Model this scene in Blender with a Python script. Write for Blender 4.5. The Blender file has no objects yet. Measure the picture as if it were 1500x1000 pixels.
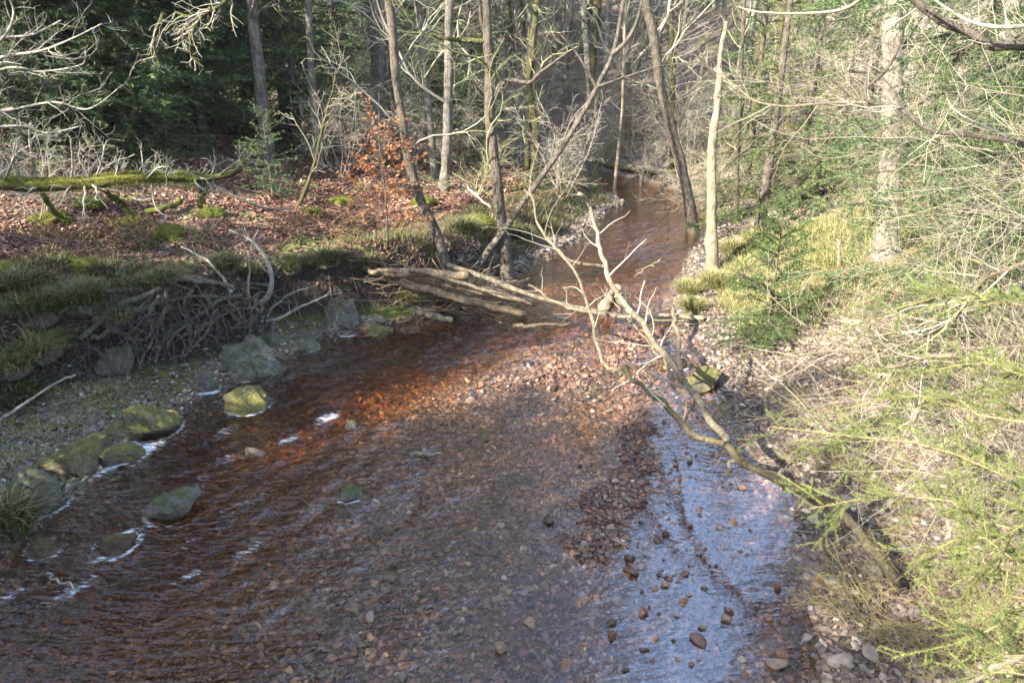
import bpy, math
import numpy as np

# ------------------------------------------------------------------ camera, world, sun
C = bpy.context.scene.collection
SC = bpy.context.scene
F, CH = 1083.0, 4.5
PITCH = math.atan(450 / F)
cam = bpy.data.cameras.new('camera'); cam.lens = 26.0; cam.sensor_width = 36.0
cam.clip_end = 900; cam.clip_start = 0.05
co = bpy.data.objects.new('camera', cam); C.objects.link(co)
co.location = (0, 0, CH); co.rotation_euler = (math.pi / 2 - PITCH, 0, 0)
SC.camera = co

SUN_TO = np.array([-0.80, -0.60, 0.66]); SUN_TO /= np.linalg.norm(SUN_TO)
SUN_EL = math.asin(SUN_TO[2])
w = bpy.data.worlds.new('World'); SC.world = w; w.use_nodes = True
nt = w.node_tree
sky = nt.nodes.new('ShaderNodeTexSky'); sky.sky_type = 'NISHITA'; sky.sun_disc = False
sky.sun_elevation = SUN_EL; sky.sun_rotation = math.atan2(SUN_TO[0], SUN_TO[1])
sky.air_density = 1.0; sky.dust_density = 2.0
nt.nodes['Background'].inputs['Strength'].default_value = 0.15
tc = nt.nodes.new('ShaderNodeTexCoord'); cmap = nt.nodes.new('ShaderNodeMapping'); cmap.inputs['Scale'].default_value = (1.6, 1.6, 4.0)
cn = nt.nodes.new('ShaderNodeTexNoise'); cn.inputs['Scale'].default_value = 2.0; cn.inputs['Detail'].default_value = 6
nt.links.new(tc.outputs['Generated'], cmap.inputs[0]); nt.links.new(cmap.outputs[0], cn.inputs['Vector'])
cr = nt.nodes.new('ShaderNodeValToRGB'); cr.color_ramp.elements[0].position = .38; cr.color_ramp.elements[1].position = .66
cr.color_ramp.elements[0].color = (.22, .22, .22, 1)
nt.links.new(cn.outputs[0], cr.inputs[0])
cm = nt.nodes.new('ShaderNodeMix'); cm.data_type = 'RGBA'; nt.links.new(cr.outputs[0], cm.inputs[0]); nt.links.new(sky.outputs[0], cm.inputs[6])
cm.inputs[7].default_value = (1.7, 2.2, 3.1, 1)      # thin bright cloud veil
sx = nt.nodes.new('ShaderNodeSeparateXYZ'); nt.links.new(tc.outputs['Generated'], sx.inputs[0])
def wm(op, a, b):
    m = nt.nodes.new('ShaderNodeMath'); m.operation = op
    for k, v in enumerate((a, b)):
        if hasattr(v, 'is_output'): nt.links.new(v, m.inputs[k])
        else: m.inputs[k].default_value = v
    return m.outputs[0]
azi = wm('SUBTRACT', wm('ARCTAN2', sx.outputs[0], sx.outputs[1]), math.radians(19))
bank = wm('EXPONENT', wm('MULTIPLY', wm('MULTIPLY', azi, azi), -60.0), 0)  # bright patch added to the sky ahead-right for the pool to reflect
cb = nt.nodes.new('ShaderNodeMix'); cb.data_type = 'RGBA'; nt.links.new(wm('MULTIPLY', bank, wm('ADD', wm('MULTIPLY', cn.outputs[0], 1.6), -.1)), cb.inputs[0])
nt.links.new(cm.outputs[2], cb.inputs[6]); cb.inputs[7].default_value = (8.5, 13.5, 24, 1)
nt.links.new(cb.outputs[2], nt.nodes['Background'].inputs[0])
sl = bpy.data.lights.new('sun', 'SUN'); sl.energy = 5.0; sl.angle = math.radians(0.55)
sl.color = (1.0, 0.93, 0.80)
so = bpy.data.objects.new('sun', sl); C.objects.link(so)
from mathutils import Vector
so.rotation_euler = Vector(SUN_TO).to_track_quat('Z', 'Y').to_euler()
so.location = (-20, -15, 20)
SC.view_settings.view_transform = 'Standard'; SC.view_settings.look = 'None'
SC.view_settings.exposure = 2.05; SC.view_settings.gamma = 1
SC.cycles.max_bounces = 8; SC.cycles.transparent_max_bounces = 12
SC.cycles.diffuse_bounces = 3; SC.cycles.glossy_bounces = 3
SC.cycles.caustics_reflective = False; SC.cycles.caustics_refractive = False
SC.cycles.volume_bounces = 0
SC.cycles.sample_clamp_indirect = 6

# ------------------------------------------------------------------ noise and picture-to-place helpers
def hsh(i, j, s=0):
    n = (i.astype(np.int64) * 374761393 + j.astype(np.int64) * 668265263 + s * 982451653) & 0xffffffff
    n = ((n ^ (n >> 13)) * 1274126177) & 0xffffffff
    return ((n ^ (n >> 16)) & 0xffff) / 65535.0
def vnoise(x, y, s=0):
    x = np.asarray(x, float); y = np.asarray(y, float)
    i = np.floor(x); j = np.floor(y); u = x - i; v = y - j
    u = u * u * (3 - 2 * u); v = v * v * (3 - 2 * v)
    a = hsh(i, j, s); b = hsh(i + 1, j, s); c = hsh(i, j + 1, s); d = hsh(i + 1, j + 1, s)
    return (a + (b - a) * u) * (1 - v) + (c + (d - c) * u) * v
def fbm(x, y, o=3, s=0):
    t = 0; a = 1; n = 0
    for k in range(o):
        t = t + a * (vnoise(x * 2 ** k + 13.7 * k, y * 2 ** k - 7.1 * k, s + k) - .5); n += a; a *= .5
    return t / n * 2
def sst(a, b, x):
    t = np.clip((x - a) / (b - a), 0, 1); return t * t * (3 - 2 * t)

LY = np.array([-30, -6, 2, 5, 5.85, 6.47, 7.06, 8.34, 9.02, 10.29, 11.12, 11.58, 11.9, 12.78, 14, 14.94, 17.5, 20.1, 21.4, 22.6, 25, 30, 45, 90.])
LX = np.array([-12, -7.5, -5.7, -4.99, -4.74, -4.8, -4.57, -4.44, -4.18, -3.42, -2.99, -2.3, -1.64, -.75, -.07, .29, 1.65, 2.44, 3.2, 3.1, -.5, -10, -30, -80.])
RY = np.array([-30, -5, 4.15, 5.1, 6.41, 7.82, 9.12, 10.29, 11.12, 12.78, 14.46, 17.18, 18.6, 20.2, 23, 26, 29, 33, 48, 90.])
RX = np.array([-6, 0.6, 2.44, 2.67, 2.93, 2.81, 2.86, 3.01, 2.88, 2.94, 3.48, 4.5, 5.2, 5.7, 5.6, 3.6, -1., -8, -26, -75.])
def XL(y): return np.interp(y, LY, LX)
def XR(y): return np.interp(y, RY, RX)
def dists(x, y):
    e = .3
    sl_ = (XL(y + e) - XL(y - e)) / (2 * e); sr_ = (XR(y + e) - XR(y - e)) / (2 * e)
    wob = .16 * fbm(x * 1.1, y * 1.1, 2, 5)
    return (x - XL(y)) / np.sqrt(1 + sl_ ** 2) + wob, (XR(y) - x) / np.sqrt(1 + sr_ ** 2) + wob
def segdist(x, y, pts):
    best = np.full(np.shape(x), 1e9)
    for (ax, ay), (bx, by) in zip(pts[:-1], pts[1:]):
        t = np.clip(((x - ax) * (bx - ax) + (y - ay) * (by - ay)) / ((bx - ax) ** 2 + (by - ay) ** 2), 0, 1)
        best = np.minimum(best, np.hypot(x - ax - t * (bx - ax), y - ay - t * (by - ay)))
    return best
BAR1 = [(2.1, 11.4), (1.5, 10.3), (.6, 9.6), (-.2, 9.1)]
BAR2 = [(1.9, 9.4), (1.65, 8.2), (1.5, 7.2), (.95, 6.3), (.8, 5.8)]
BAR3 = [(1.5, 5.2), (1.7, 4.3), (1.9, 2.5)]
def HZ(x, y):
    x = np.asarray(x, float); y = np.asarray(y, float)
    dl, dr = dists(x, y)
    n1 = fbm(x * .9, y * .9, 3, 1); n2 = fbm(x * 3.1, y * 3.1, 3, 2)
    # bed
    dep = .10 + .42 * sst(3.4, .9, dl) * sst(14, 11, y) + .20 * sst(12, 15, y)
    dep = dep - .035 * n1 - .035 * n2
    b = np.exp(-(segdist(x, y, BAR1) / .72) ** 2) * .107
    b = np.maximum(b, np.exp(-(segdist(x, y, BAR2) / .46) ** 2) * .106)
    b = np.maximum(b, np.exp(-(segdist(x, y, BAR3) / .5) ** 2) * .055)
    dep = dep + .12 * np.exp(-(segdist(x, y, [(2.25, 9.2), (2.2, 7.5), (2.1, 5.5), (1.6, 4.2)]) / .35) ** 2)
    bed = -(dep - b * (1 + .35 * n2))
    edge = np.clip(np.minimum(dl, dr) / .35, 0, 1)
    bed = bed * edge
    # left bank
    d = -dl
    sw = np.interp(y, [0, 4, 6.2, 7.2, 8.2, 9.2, 10.5, 12, 14, 20], [.3, .2, .9, 1.9, 1.8, .95, .55, .45, .2, .25])
    ht = np.interp(y, [0, 5, 7, 9, 11, 13, 16, 20, 26], [.8, .7, .95, 1.1, 1.1, .95, .55, .45, .9]) * (1 + .2 * fbm(x * .5, y * .5, 2, 9))
    ww = .30 + .45 * vnoise(x * .7, y * .7, 21) + .5 * sst(12, 15, y)
    swn = sw * (1 + .25 * n1)
    zl = .02 + .13 * np.minimum(np.maximum(d, 0), swn) + ht * sst(0, 1, (d - swn) / ww)
    e = np.maximum(d - swn - .4, 0)
    zl = zl + .125 * np.minimum(e, 12) + .24 * n1 * sst(0, 2.5, d) + .06 * n2 * sst(0, .6, d)
    zl = zl + 1.6 * sst(6.5, 15, e) + .10 * np.maximum(e - 11, 0)
    # right bank
    d = -dr
    zr = .02 + .12 * np.minimum(np.maximum(d, 0), 1.2) + .85 * sst(.9, 3.6, d) + .09 * n1 * sst(0, 1.5, d) + .04 * n2 * sst(.1, .8, d)
    zr = zr + .06 * np.maximum(d - 3, 0) + .07 * np.maximum(d - 12, 0) * sst(18, 40, y)
    z = np.where(dl < 0, zl, np.where(dr < 0, zr, bed))
    far = np.maximum(y - 27 + .12 * np.abs(x - 8), 0)
    z = z + 13 * sst(0, 48, far) * sst(50, 12, x) + 4.2 * sst(0, 45, far)
    return z

cp, sp = math.cos(PITCH), math.sin(PITCH)
def ray(px, py):
    u = (px - 750) / F; v = (500 - py) / F
    return np.array([u, cp + v * sp, -sp + v * cp])
O = np.array([0, 0, CH])
def atZ(px, py, z=0.):
    d = ray(px, py); return O + d * (z - CH) / d[2]
def atY(px, py, Y):
    d = ray(px, py); return O + d * Y / d[1]
def G(px, py, dz=0.):
    d = ray(px, py); t = np.arange(2.5, 120, .02)
    P = O + t[:, None] * d
    h = P[:, 2] - HZ(P[:, 0], P[:, 1])
    k = np.argmax(h < 0) if (h < 0).any() else len(t) - 1
    p = P[k].copy(); p[2] = HZ(p[0], p[1]) + dz
    return p
def gp(x, y, dz=0.): return np.array([x, y, float(HZ(x, y)) + dz])

# ------------------------------------------------------------------ mesh building
class MB:
    def __init__(s): s.v = []; s.f = []; s.n = 0; s.r = []; s.m = []; s.sm = []
    def add(s, V, Fc, rnd=None, mat=0, smooth=True):
        V = np.asarray(V, float).reshape(-1, 3); Fc = np.asarray(Fc, np.int64)
        if not len(V) or not len(Fc): return s
        s.v.append(V); s.f.append(Fc + s.n); s.n += len(V)
        s.r.append(np.zeros(len(V)) if rnd is None else np.broadcast_to(np.asarray(rnd, float), (len(V),)))
        s.m.append(np.full(len(Fc), mat)); s.sm.append(np.full(len(Fc), smooth))
        return s
    def mesh(s, name, mats):
        V = np.concatenate(s.v); me = bpy.data.meshes.new(name)
        me.vertices.add(len(V)); me.vertices.foreach_set('co', V.ravel())
        loops = np.concatenate([f.ravel() for f in s.f])
        tot = np.concatenate([np.full(len(f), f.shape[1]) for f in s.f])
        st = np.concatenate([[0], np.cumsum(tot)[:-1]])
        me.loops.add(len(loops)); me.loops.foreach_set('vertex_index', loops.astype(np.int32))
        me.polygons.add(len(tot)); me.polygons.foreach_set('loop_start', st.astype(np.int32))
        for m in (mats if isinstance(mats, (list, tuple)) else [mats]): me.materials.append(m)
        me.polygons.foreach_set('material_index', np.concatenate(s.m).astype(np.int32))
        me.polygons.foreach_set('use_smooth', np.concatenate(s.sm))
        a = me.attributes.new('rnd', 'FLOAT', 'POINT'); a.data.foreach_set('value', np.concatenate(s.r).astype(np.float32))
        me.update(calc_edges=True); me.validate()
        return me
    def obj(s, name, mats, parent=None, loc=(0, 0, 0)):
        s.v = [v - np.asarray(loc) for v in s.v]
        o = bpy.data.objects.new(name, s.mesh(name, mats)); C.objects.link(o)
        if parent is not None: o.parent = parent
        else: o.location = loc
        return o
def tag(o, label=None, cat=None, group=None, kind=None):
    if label: o['label'] = label
    if cat: o['category'] = cat
    if group: o['group'] = group
    if kind: o['kind'] = kind
    return o
def empty(name, loc, label, cat, group=None):
    o = bpy.data.objects.new(name, None); C.objects.link(o); o.location = [float(q) for q in loc]
    o.empty_display_size = .2
    return tag(o, label, cat, group)
def dup(o, loc, rz, sc, label, group):
    r = o.copy(); C.objects.link(r); r.location = [float(q) for q in loc]; r.rotation_euler = (0, 0, rz)
    r.scale = (sc, sc, sc) if np.isscalar(sc) else sc; tag(r, label, None, group)
    for ch in list(o.children):
        c = ch.copy(); C.objects.link(c); c.parent = r
    return r
def norm(a): return a / np.maximum(np.linalg.norm(a, axis=-1, keepdims=True), 1e-9)
def tubes(P, R, S=4, rnd=None):
    P = np.asarray(P, float); R = np.asarray(R, float)
    if P.ndim == 2: P = P[None]; R = R[None]
    M, K, _ = P.shape
    if M == 0: return np.zeros((0, 3)), np.zeros((0, 4), int), np.zeros(0)
    T = norm(np.gradient(P, axis=1)); ax = norm(P[:, -1] - P[:, 0] + 1e-6)
    ref = np.where(np.abs(ax[:, 2:3]) > .8, np.array([[1., .2, 0]]), np.array([[0, .1, 1.]]))[:, None]
    N = norm(ref - (ref * T).sum(-1, keepdims=True) * T); B = np.cross(T, N)
    a = np.arange(S) / S * 2 * math.pi
    V = P[:, :, None] + R[:, :, None, None] * (np.cos(a)[:, None] * N[:, :, None] + np.sin(a)[:, None] * B[:, :, None])
    i = np.arange(M * K).reshape(M, K)[:, :-1, None] * S; j = np.arange(S); jn = (j + 1) % S
    Fc = np.stack([i + j, i + jn, i + S + jn, i + S + j], -1).reshape(-1, 4)
    if rnd is None: rr = np.repeat(hsh(np.arange(M), np.arange(M), 3), K * S)
    else: rr = np.repeat(np.broadcast_to(rnd, (M,)), K * S)
    return V.reshape(-1, 3), Fc, rr
def spline(pts, K=20):
    p = np.asarray(pts, float)
    if len(p) < 3: t = np.linspace(0, 1, K)[:, None]; return p[0] * (1 - t) + p[-1] * t
    d = np.concatenate([[0], np.cumsum(np.linalg.norm(np.diff(p, axis=0), axis=1))])
    q = np.vstack([2 * p[0] - p[1], p, 2 * p[-1] - p[-2]])
    s = np.linspace(0, d[-1], K); k = np.clip(np.searchsorted(d, s, side='right') - 1, 0, len(p) - 2)
    t = ((s - d[k]) / (d[k + 1] - d[k]))[:, None]
    a, b, c, e = q[k], q[k + 1], q[k + 2], q[k + 3]
    return .5 * (2 * b + (c - a) * t + (2 * a - 5 * b + 4 * c - e) * t ** 2 + (3 * b - a - 3 * c + e) * t ** 3)
def plen(P): return np.linalg.norm(np.diff(P, axis=1), axis=2).sum(1)
def sample(P, rng, spacing=None, n=None, t0=.1, t1=1.):
    L = plen(P)
    cnt = np.full(len(P), n) if n is not None else np.maximum(1, (L * (t1 - t0) / spacing + rng.random(len(P))).astype(int))
    idx = np.repeat(np.arange(len(P)), cnt); t = t0 + (t1 - t0) * rng.random(len(idx))
    K = P.shape[1]; s = np.clip(t * (K - 1), 0, K - 1.001); k = s.astype(int); f = (s - k)[:, None]
    return idx, t, P[idx, k] * (1 - f) + P[idx, k + 1] * f, norm(P[idx, k + 1] - P[idx, k])
def spawn(P, R, rng, spacing=None, n=None, t0=.1, t1=1., ratio=.5, ang=55, curl=.25, up=.1, K=5, rr=.55, rmin=.0025, lmin=.1, lmax=9, fall=.5, flat=0, lean=None, angv=.8):
    idx, t, pos, tan = sample(P, rng, spacing, n, t0, t1)
    L = np.clip(plen(P)[idx] * ratio * (1 - fall * t) * (.5 + rng.random(len(idx)) * .9), lmin, lmax)
    q = rng.normal(size=(len(idx), 3)); q[:, 2] *= (1 - flat)
    q = norm(q - (q * tan).sum(1, keepdims=True) * tan)
    a = np.radians(ang * (1 - angv / 2 + angv * rng.random(len(idx))))[:, None]
    d = norm(np.cos(a) * tan + np.sin(a) * q + np.array([0, 0, up]))
    if lean is not None: d = norm(d + np.asarray(lean))
    pts = [pos]; cur = pos
    for k in range(K - 1):
        d = norm(d + rng.normal(size=d.shape) * curl + np.array([0, 0, up * .5]))
        cur = cur + d * (L / (K - 1))[:, None]; pts.append(cur)
    Kp = P.shape[1]; s = np.clip(t * (Kp - 1), 0, Kp - 1.001); k = s.astype(int)
    r0 = np.clip(R[idx, k] * rr, rmin, None) * (.6 + .5 * rng.random(len(idx)))
    r0 = np.minimum(r0, np.maximum(L * .03, rmin))
    return np.stack(pts, 1), np.maximum(r0[:, None] * np.linspace(1, .3, K), rmin * .55)

# ------------------------------------------------------------------ materials
def mat(name):
    m = bpy.data.materials.new(name); m.use_nodes = True
    n = m.node_tree.nodes; b = n['Principled BSDF']; return m, m.node_tree, b
def nd(t, typ, **k):
    n = t.nodes.new(typ)
    for a, v in k.items():
        if a.startswith('i_'): n.inputs[a[2:].replace('_', ' ')].default_value = v
        else: setattr(n, a, v)
    return n
def ramp(t, fac, cols, interp='LINEAR'):
    r = t.nodes.new('ShaderNodeValToRGB'); e = r.color_ramp.elements; r.color_ramp.interpolation = interp
    while len(e) < len(cols): e.new(.5)
    for q, (p, c) in zip(e, cols): q.position = p; q.color = (*c, 1) if len(c) == 3 else c
    t.links.new(fac, r.inputs[0]); return r.outputs[0]
def mixc(t, fac, a, b, typ='MIX'):
    m = t.nodes.new('ShaderNodeMix'); m.data_type = 'RGBA'; m.blend_type = typ
    for s, v in ((m.inputs[0], fac), (m.inputs[6], a), (m.inputs[7], b)):
        if hasattr(v, 'is_output'): t.links.new(v, s)
        elif isinstance(v, (int, float)): s.default_value = v
        else: s.default_value = (*v, 1)
    return m.outputs[2]
def math_(t, op, a, b=0., c=None):
    m = t.nodes.new('ShaderNodeMath'); m.operation = op
    for s, v in zip(m.inputs, (a, b, c)):
        if v is None: continue
        if hasattr(v, 'is_output'): t.links.new(v, s)
        else: s.default_value = v
    return m.outputs[0]
def geo(t): return t.nodes.new('ShaderNodeNewGeometry')
def noise(t, scale, detail=3, vec=None, rough=.6, out=0):
    n = t.nodes.new('ShaderNodeTexNoise'); n.inputs['Scale'].default_value = scale; n.inputs['Detail'].default_value = detail
    n.inputs['Roughness'].default_value = rough
    t.links.new(vec if vec is not None else t.geo_pos, n.inputs['Vector']) if vec is not None else t.links.new(geo(t).outputs['Position'], n.inputs['Vector'])
    return n.outputs[out]
def attr(t, name, out='Fac'):
    a = t.nodes.new('ShaderNodeAttribute'); a.attribute_name = name; return a.outputs[out]
def bump(t, b, h, s=.5, d=.02):
    n = t.nodes.new('ShaderNodeBump'); n.inputs['Strength'].default_value = s; n.inputs['Distance'].default_value = d
    t.links.new(h, n.inputs['Height']); t.links.new(n.outputs[0], b.inputs['Normal'])
def mossmask(t, lo, hi, nscale=7., nz=.55):
    g = geo(t); sx = t.nodes.new('ShaderNodeSeparateXYZ'); t.links.new(g.outputs['Normal'], sx.inputs[0])
    v = math_(t, 'MULTIPLY', sx.outputs[2], nz); n = noise(t, nscale, 4)
    s = math_(t, 'ADD', v, n)
    mr = t.nodes.new('ShaderNodeMapRange'); mr.inputs[1].default_value = lo; mr.inputs[2].default_value = hi
    t.links.new(s, mr.inputs[0]); return mr.outputs[0]
def bark(name, a, b, moss=None, lo=.75, hi=.95, mc=((.07, .08, .02), (.15, .16, .04)), sc=14, nz=.55, ns=6):
    m, t, bs = mat(name)
    g = geo(t); mp = nd(t, 'ShaderNodeMapping'); mp.inputs['Scale'].default_value = (1, 1, .25); t.links.new(g.outputs['Position'], mp.inputs[0])
    n = noise(t, sc * 2, 6, mp.outputs[0], .7); n2 = noise(t, 2.2, 3)
    c = ramp(t, n, [(.32, a), (.68, b)])
    c = mixc(t, math_(t, 'MULTIPLY', n2, .6), c, tuple(q * .55 for q in a))
    c = mixc(t, .8, c, ramp(t, noise(t, 7, 5, rough=.75), [(.35, (.5, .5, .5)), (.62, (1.35, 1.35, 1.3))]), 'MULTIPLY')
    if moss:
        mc_ = ramp(t, noise(t, 40, 2), [(.3, mc[0]), (.7, mc[1])])
        c = mixc(t, mossmask(t, lo, hi, ns, nz), c, mc_)
    t.links.new(c, bs.inputs['Base Color']); bs.inputs['Roughness'].default_value = .9
    bs.inputs['Specular IOR Level'].default_value = .2
    bump(t, bs, n, 1., .06); return m
def rndmat(name, cols, rough=.8, trans=0., spec=.3, extra=0):
    m, t, bs = mat(name)
    c = ramp(t, attr(t, 'rnd'), cols)
    if extra: c = mixc(t, extra, c, ramp(t, noise(t, 18, 4), [(.3, (.25, .22, .2)), (.7, (1.3, 1.25, 1.2))]), 'MULTIPLY')
    t.links.new(c, bs.inputs['Base Color']); bs.inputs['Roughness'].default_value = rough
    bs.inputs['Specular IOR Level'].default_value = spec
    if trans:
        tr = nd(t, 'ShaderNodeBsdfTranslucent'); t.links.new(c, tr.inputs[0]); mx = nd(t, 'ShaderNodeMixShader'); mx.inputs[0].default_value = trans
        t.links.new(bs.outputs[0], mx.inputs[1]); t.links.new(tr.outputs[0], mx.inputs[2])
        t.links.new(mx.outputs[0], t.nodes['Material Output'].inputs[0])
    return m

M_barkgrey = bark('bark_grey', (.11, .10, .085), (.34, .31, .265), True, .92, 1.15, nz=.2, ns=3)
M_barkpgrey = bark('bark_pale_grey', (.16, .15, .13), (.40, .38, .33), True, .98, 1.2, nz=.2, ns=3)
M_barkbrown = bark('bark_brown', (.075, .062, .05), (.27, .23, .185), True, .95, 1.2, nz=.25, ns=3)
M_barkmoss = bark('bark_mossy', (.06, .05, .035), (.16, .14, .08), True, .42, .75, nz=.35, ns=4)
M_barkpale = bark('bark_pale', (.26, .215, .15), (.55, .47, .34))
M_barkspruce = bark('bark_spruce', (.22, .185, .155), (.50, .43, .365))
M_log = bark('log_bark', (.22, .15, .095), (.56, .43, .29), sc=9)
M_dead = bark('dead_wood', (.16, .13, .09), (.40, .34, .24), True, .92, 1.2, nz=.35)
M_deadmoss = bark('dead_wood_mossy', (.10, .08, .055), (.30, .25, .17), True, .70, .95, mc=((.09, .075, .02), (.22, .19, .05)), nz=.35)
M_white = bark('bleached_sunlit_wood', (.36, .33, .26), (.66, .62, .52))  # bleached wood, brightened so the shaded left twigs look sunlit
M_mosslog = bark('moss_log', (.07, .05, .03), (.16, .12, .06), True, .25, .55, mc=((.07, .085, .015), (.21, .21, .04)))
M_root = bark('root_bark', (.085, .07, .058), (.34, .29, .235), True, .9, 1.15, nz=.5)
M_twig = rndmat('twig', [(0, (.14, .12, .095)), (.5, (.30, .265, .21)), (.85, (.42, .385, .30)), (1, (.31, .31, .15))])
M_twigpale = rndmat('twig_pale', [(0, (.13, .105, .07)), (.4, (.28, .235, .17)), (.8, (.44, .39, .30)), (1, (.30, .29, .11))])
M_twigmoss = rndmat('twig_lichen', [(0, (.12, .115, .065)), (.5, (.22, .215, .11)), (1, (.33, .32, .17))])
M_twigdark = rndmat('twig_dark', [(0, (.05, .04, .032)), (1, (.14, .115, .09))])
M_bramble = rndmat('bramble', [(0, (.14, .10, .05)), (.5, (.30, .22, .12)), (1, (.26, .28, .09))])
M_needle = rndmat('needles', [(0, (.038, .082, .04)), (.5, (.08, .14, .052)), (1, (.20, .26, .08))], .55, .18)
M_needlesunny = rndmat('needles_sunny', [(0, (.065, .095, .035)), (.5, (.145, .18, .058)), (1, (.31, .33, .11))], .55, .3)  # lighter copy of the needle ramp, sunlight put into the colour
M_needlegreen = rndmat('needles_green', [(0, (.035, .075, .025)), (.5, (.075, .135, .04)), (1, (.19, .25, .07))], .55, .22)
M_needleyoungsun = rndmat('needles_young_sunlit', [(0, (.045, .08, .03)), (.5, (.095, .14, .045)), (1, (.22, .245, .08))], .55, .22)
M_litter = rndmat('leaf_litter', [(0, (.06, .032, .026)), (.4, (.145, .074, .056)), (.75, (.25, .138, .10)), (.95, (.36, .215, .145)), (1, (.46, .33, .23))], .75, .12)
M_litterbrown = rndmat('leaf_litter_brown', [(0, (.06, .042, .03)), (.4, (.14, .10, .07)), (.75, (.24, .175, .12)), (.95, (.36, .27, .18)), (1, (.5, .40, .29))], .75, .12)
M_beech = rndmat('beech_leaves', [(0, (.20, .075, .035)), (.6, (.36, .15, .065)), (1, (.50, .26, .12))], .6, .35)
M_beechold = rndmat('bracken_fronds', [(0, (.06, .032, .018)), (.6, (.15, .08, .045)), (1, (.26, .16, .09))], .7, .2)
M_bracken = rndmat('bracken_stems', [(0, (.08, .05, .03)), (.6, (.18, .11, .065)), (1, (.30, .21, .13))])
M_grass = rndmat('grass', [(0, (.035, .065, .012)), (.4, (.07, .105, .022)), (.55, (.15, .14, .06)), (.8, (.25, .20, .11)), (1, (.36, .30, .18))], .7, .25)
M_grassdry = rndmat('dry_grass', [(0, (.13, .16, .045)), (.45, (.28, .29, .09)), (.75, (.42, .36, .18)), (1, (.5, .42, .25))], .7, .3)
M_mossfuzz = rndmat('moss_fuzz', [(0, (.05, .065, .012)), (.5, (.13, .14, .025)), (1, (.27, .26, .06))], .8, .25)
M_stone = rndmat('stones', [(0, (.04, .026, .022)), (.35, (.11, .058, .040)), (.65, (.215, .11, .062)), (.86, (.14, .115, .10)), (.97, (.27, .17, .10)), (1, (.42, .33, .23))], .42, 0, .5, .55)
M_shore = rndmat('shore_stones', [(0, (.08, .06, .05)), (.4, (.16, .115, .09)), (.75, (.22, .19, .165)), (.95, (.34, .29, .23)), (1, (.55, .50, .44))], .7, 0, .35, .5)

def rockmat(name, a, b, lo, hi, mc):
    m, t, bs = mat(name)
    n = noise(t, 9, 8, rough=.7); c = ramp(t, n, [(.3, a), (.7, b)])
    c = mixc(t, mossmask(t, lo, hi, 5, .5), c, ramp(t, noise(t, 45, 3), [(.3, mc[0]), (.7, mc[1])]))
    t.links.new(c, bs.inputs['Base Color']); bs.inputs['Roughness'].default_value = .75
    vc = nd(t, 'ShaderNodeTexVoronoi'); vc.feature = 'DISTANCE_TO_EDGE'; vc.inputs['Scale'].default_value = 5
    mpv = nd(t, 'ShaderNodeMapping'); mpv.inputs['Scale'].default_value = (1, 1, 3); mpv.inputs['Rotation'].default_value = (.3, .2, .5); t.links.new(geo(t).outputs['Position'], mpv.inputs[0]); t.links.new(mpv.outputs[0], vc.inputs['Vector'])
    cr_ = ramp(t, vc.outputs['Distance'], [(0, (0, 0, 0)), (.06, (1, 1, 1))])
    c = mixc(t, 1., c, ramp(t, noise(t, 22, 6, rough=.8), [(.35, (.55, .55, .55)), (.65, (1.4, 1.4, 1.4))]), 'MULTIPLY'); t.links.new(c, bs.inputs['Base Color'])
    bump(t, bs, math_(t, 'ADD', math_(t, 'MULTIPLY', noise(t, 12, 9, rough=.8), 1.6), math_(t, 'MULTIPLY', cr_, .25)), 1., .09); return m
M_rock = rockmat('mossy_rock', (.13, .13, .105), (.38, .365, .29), .72, 1.05, ((.07, .085, .025), (.19, .20, .06)))
M_rockgold = rockmat('yellow_moss_rock', (.14, .125, .085), (.42, .38, .26), .52, .85, ((.13, .13, .03), (.33, .30, .09)))
M_rockred = rockmat('wet_red_rock', (.08, .045, .03), (.22, .13, .09), .8, 1.2, ((.12, .10, .02), (.22, .18, .05)))

def ground_material():
    m, t, bs = mat('ground')
    litter = attr(t, 'litter'); green = attr(t, 'green'); bed = attr(t, 'bed'); soil = attr(t, 'soil'); dry = attr(t, 'dry')
    vo = nd(t, 'ShaderNodeTexVoronoi'); vo.inputs['Scale'].default_value = 16; t.links.new(geo(t).outputs['Position'], vo.inputs['Vector'])
    vs = nd(t, 'ShaderNodeSeparateColor'); t.links.new(vo.outputs['Color'], vs.inputs[0])
    stone = ramp(t, vs.outputs[0], [(0, (.04, .024, .018)), (.5, (.10, .056, .038)), (.9, (.17, .10, .065)), (1, (.3, .22, .15))])
    shore = ramp(t, vs.outputs[1], [(0, (.10, .085, .07)), (.6, (.22, .18, .15)), (1, (.34, .30, .26))])
    n = noise(t, 26, 5); n2 = noise(t, 1.3, 4)
    lit = ramp(t, n, [(.3, (.05, .03, .022)), (.55, (.12, .075, .055)), (.75, (.22, .15, .11))])
    gr = ramp(t, noise(t, 12, 5), [(.3, (.04, .065, .012)), (.7, (.15, .17, .035))])
    so_ = ramp(t, n, [(.3, (.016, .011, .009)), (.7, (.055, .038, .028))])
    dr_ = ramp(t, noise(t, 9, 5), [(.3, (.22, .18, .08)), (.7, (.46, .40, .20))])
    c = mixc(t, bed, shore, stone)
    c = mixc(t, litter, c, lit)
    c = mixc(t, dry, c, dr_); c = mixc(t, green, c, gr); c = mixc(t, soil, c, so_)
    c = mixc(t, .5, c, ramp(t, n2, [(.3, (.55, .5, .5)), (.7, (1.2, 1.2, 1.2))]), 'MULTIPLY')
    t.links.new(c, bs.inputs['Base Color']); bs.inputs['Roughness'].default_value = .85
    bump(t, bs, math_(t, 'ADD', n, vo.outputs['Distance']), .8, .04); return m
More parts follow.
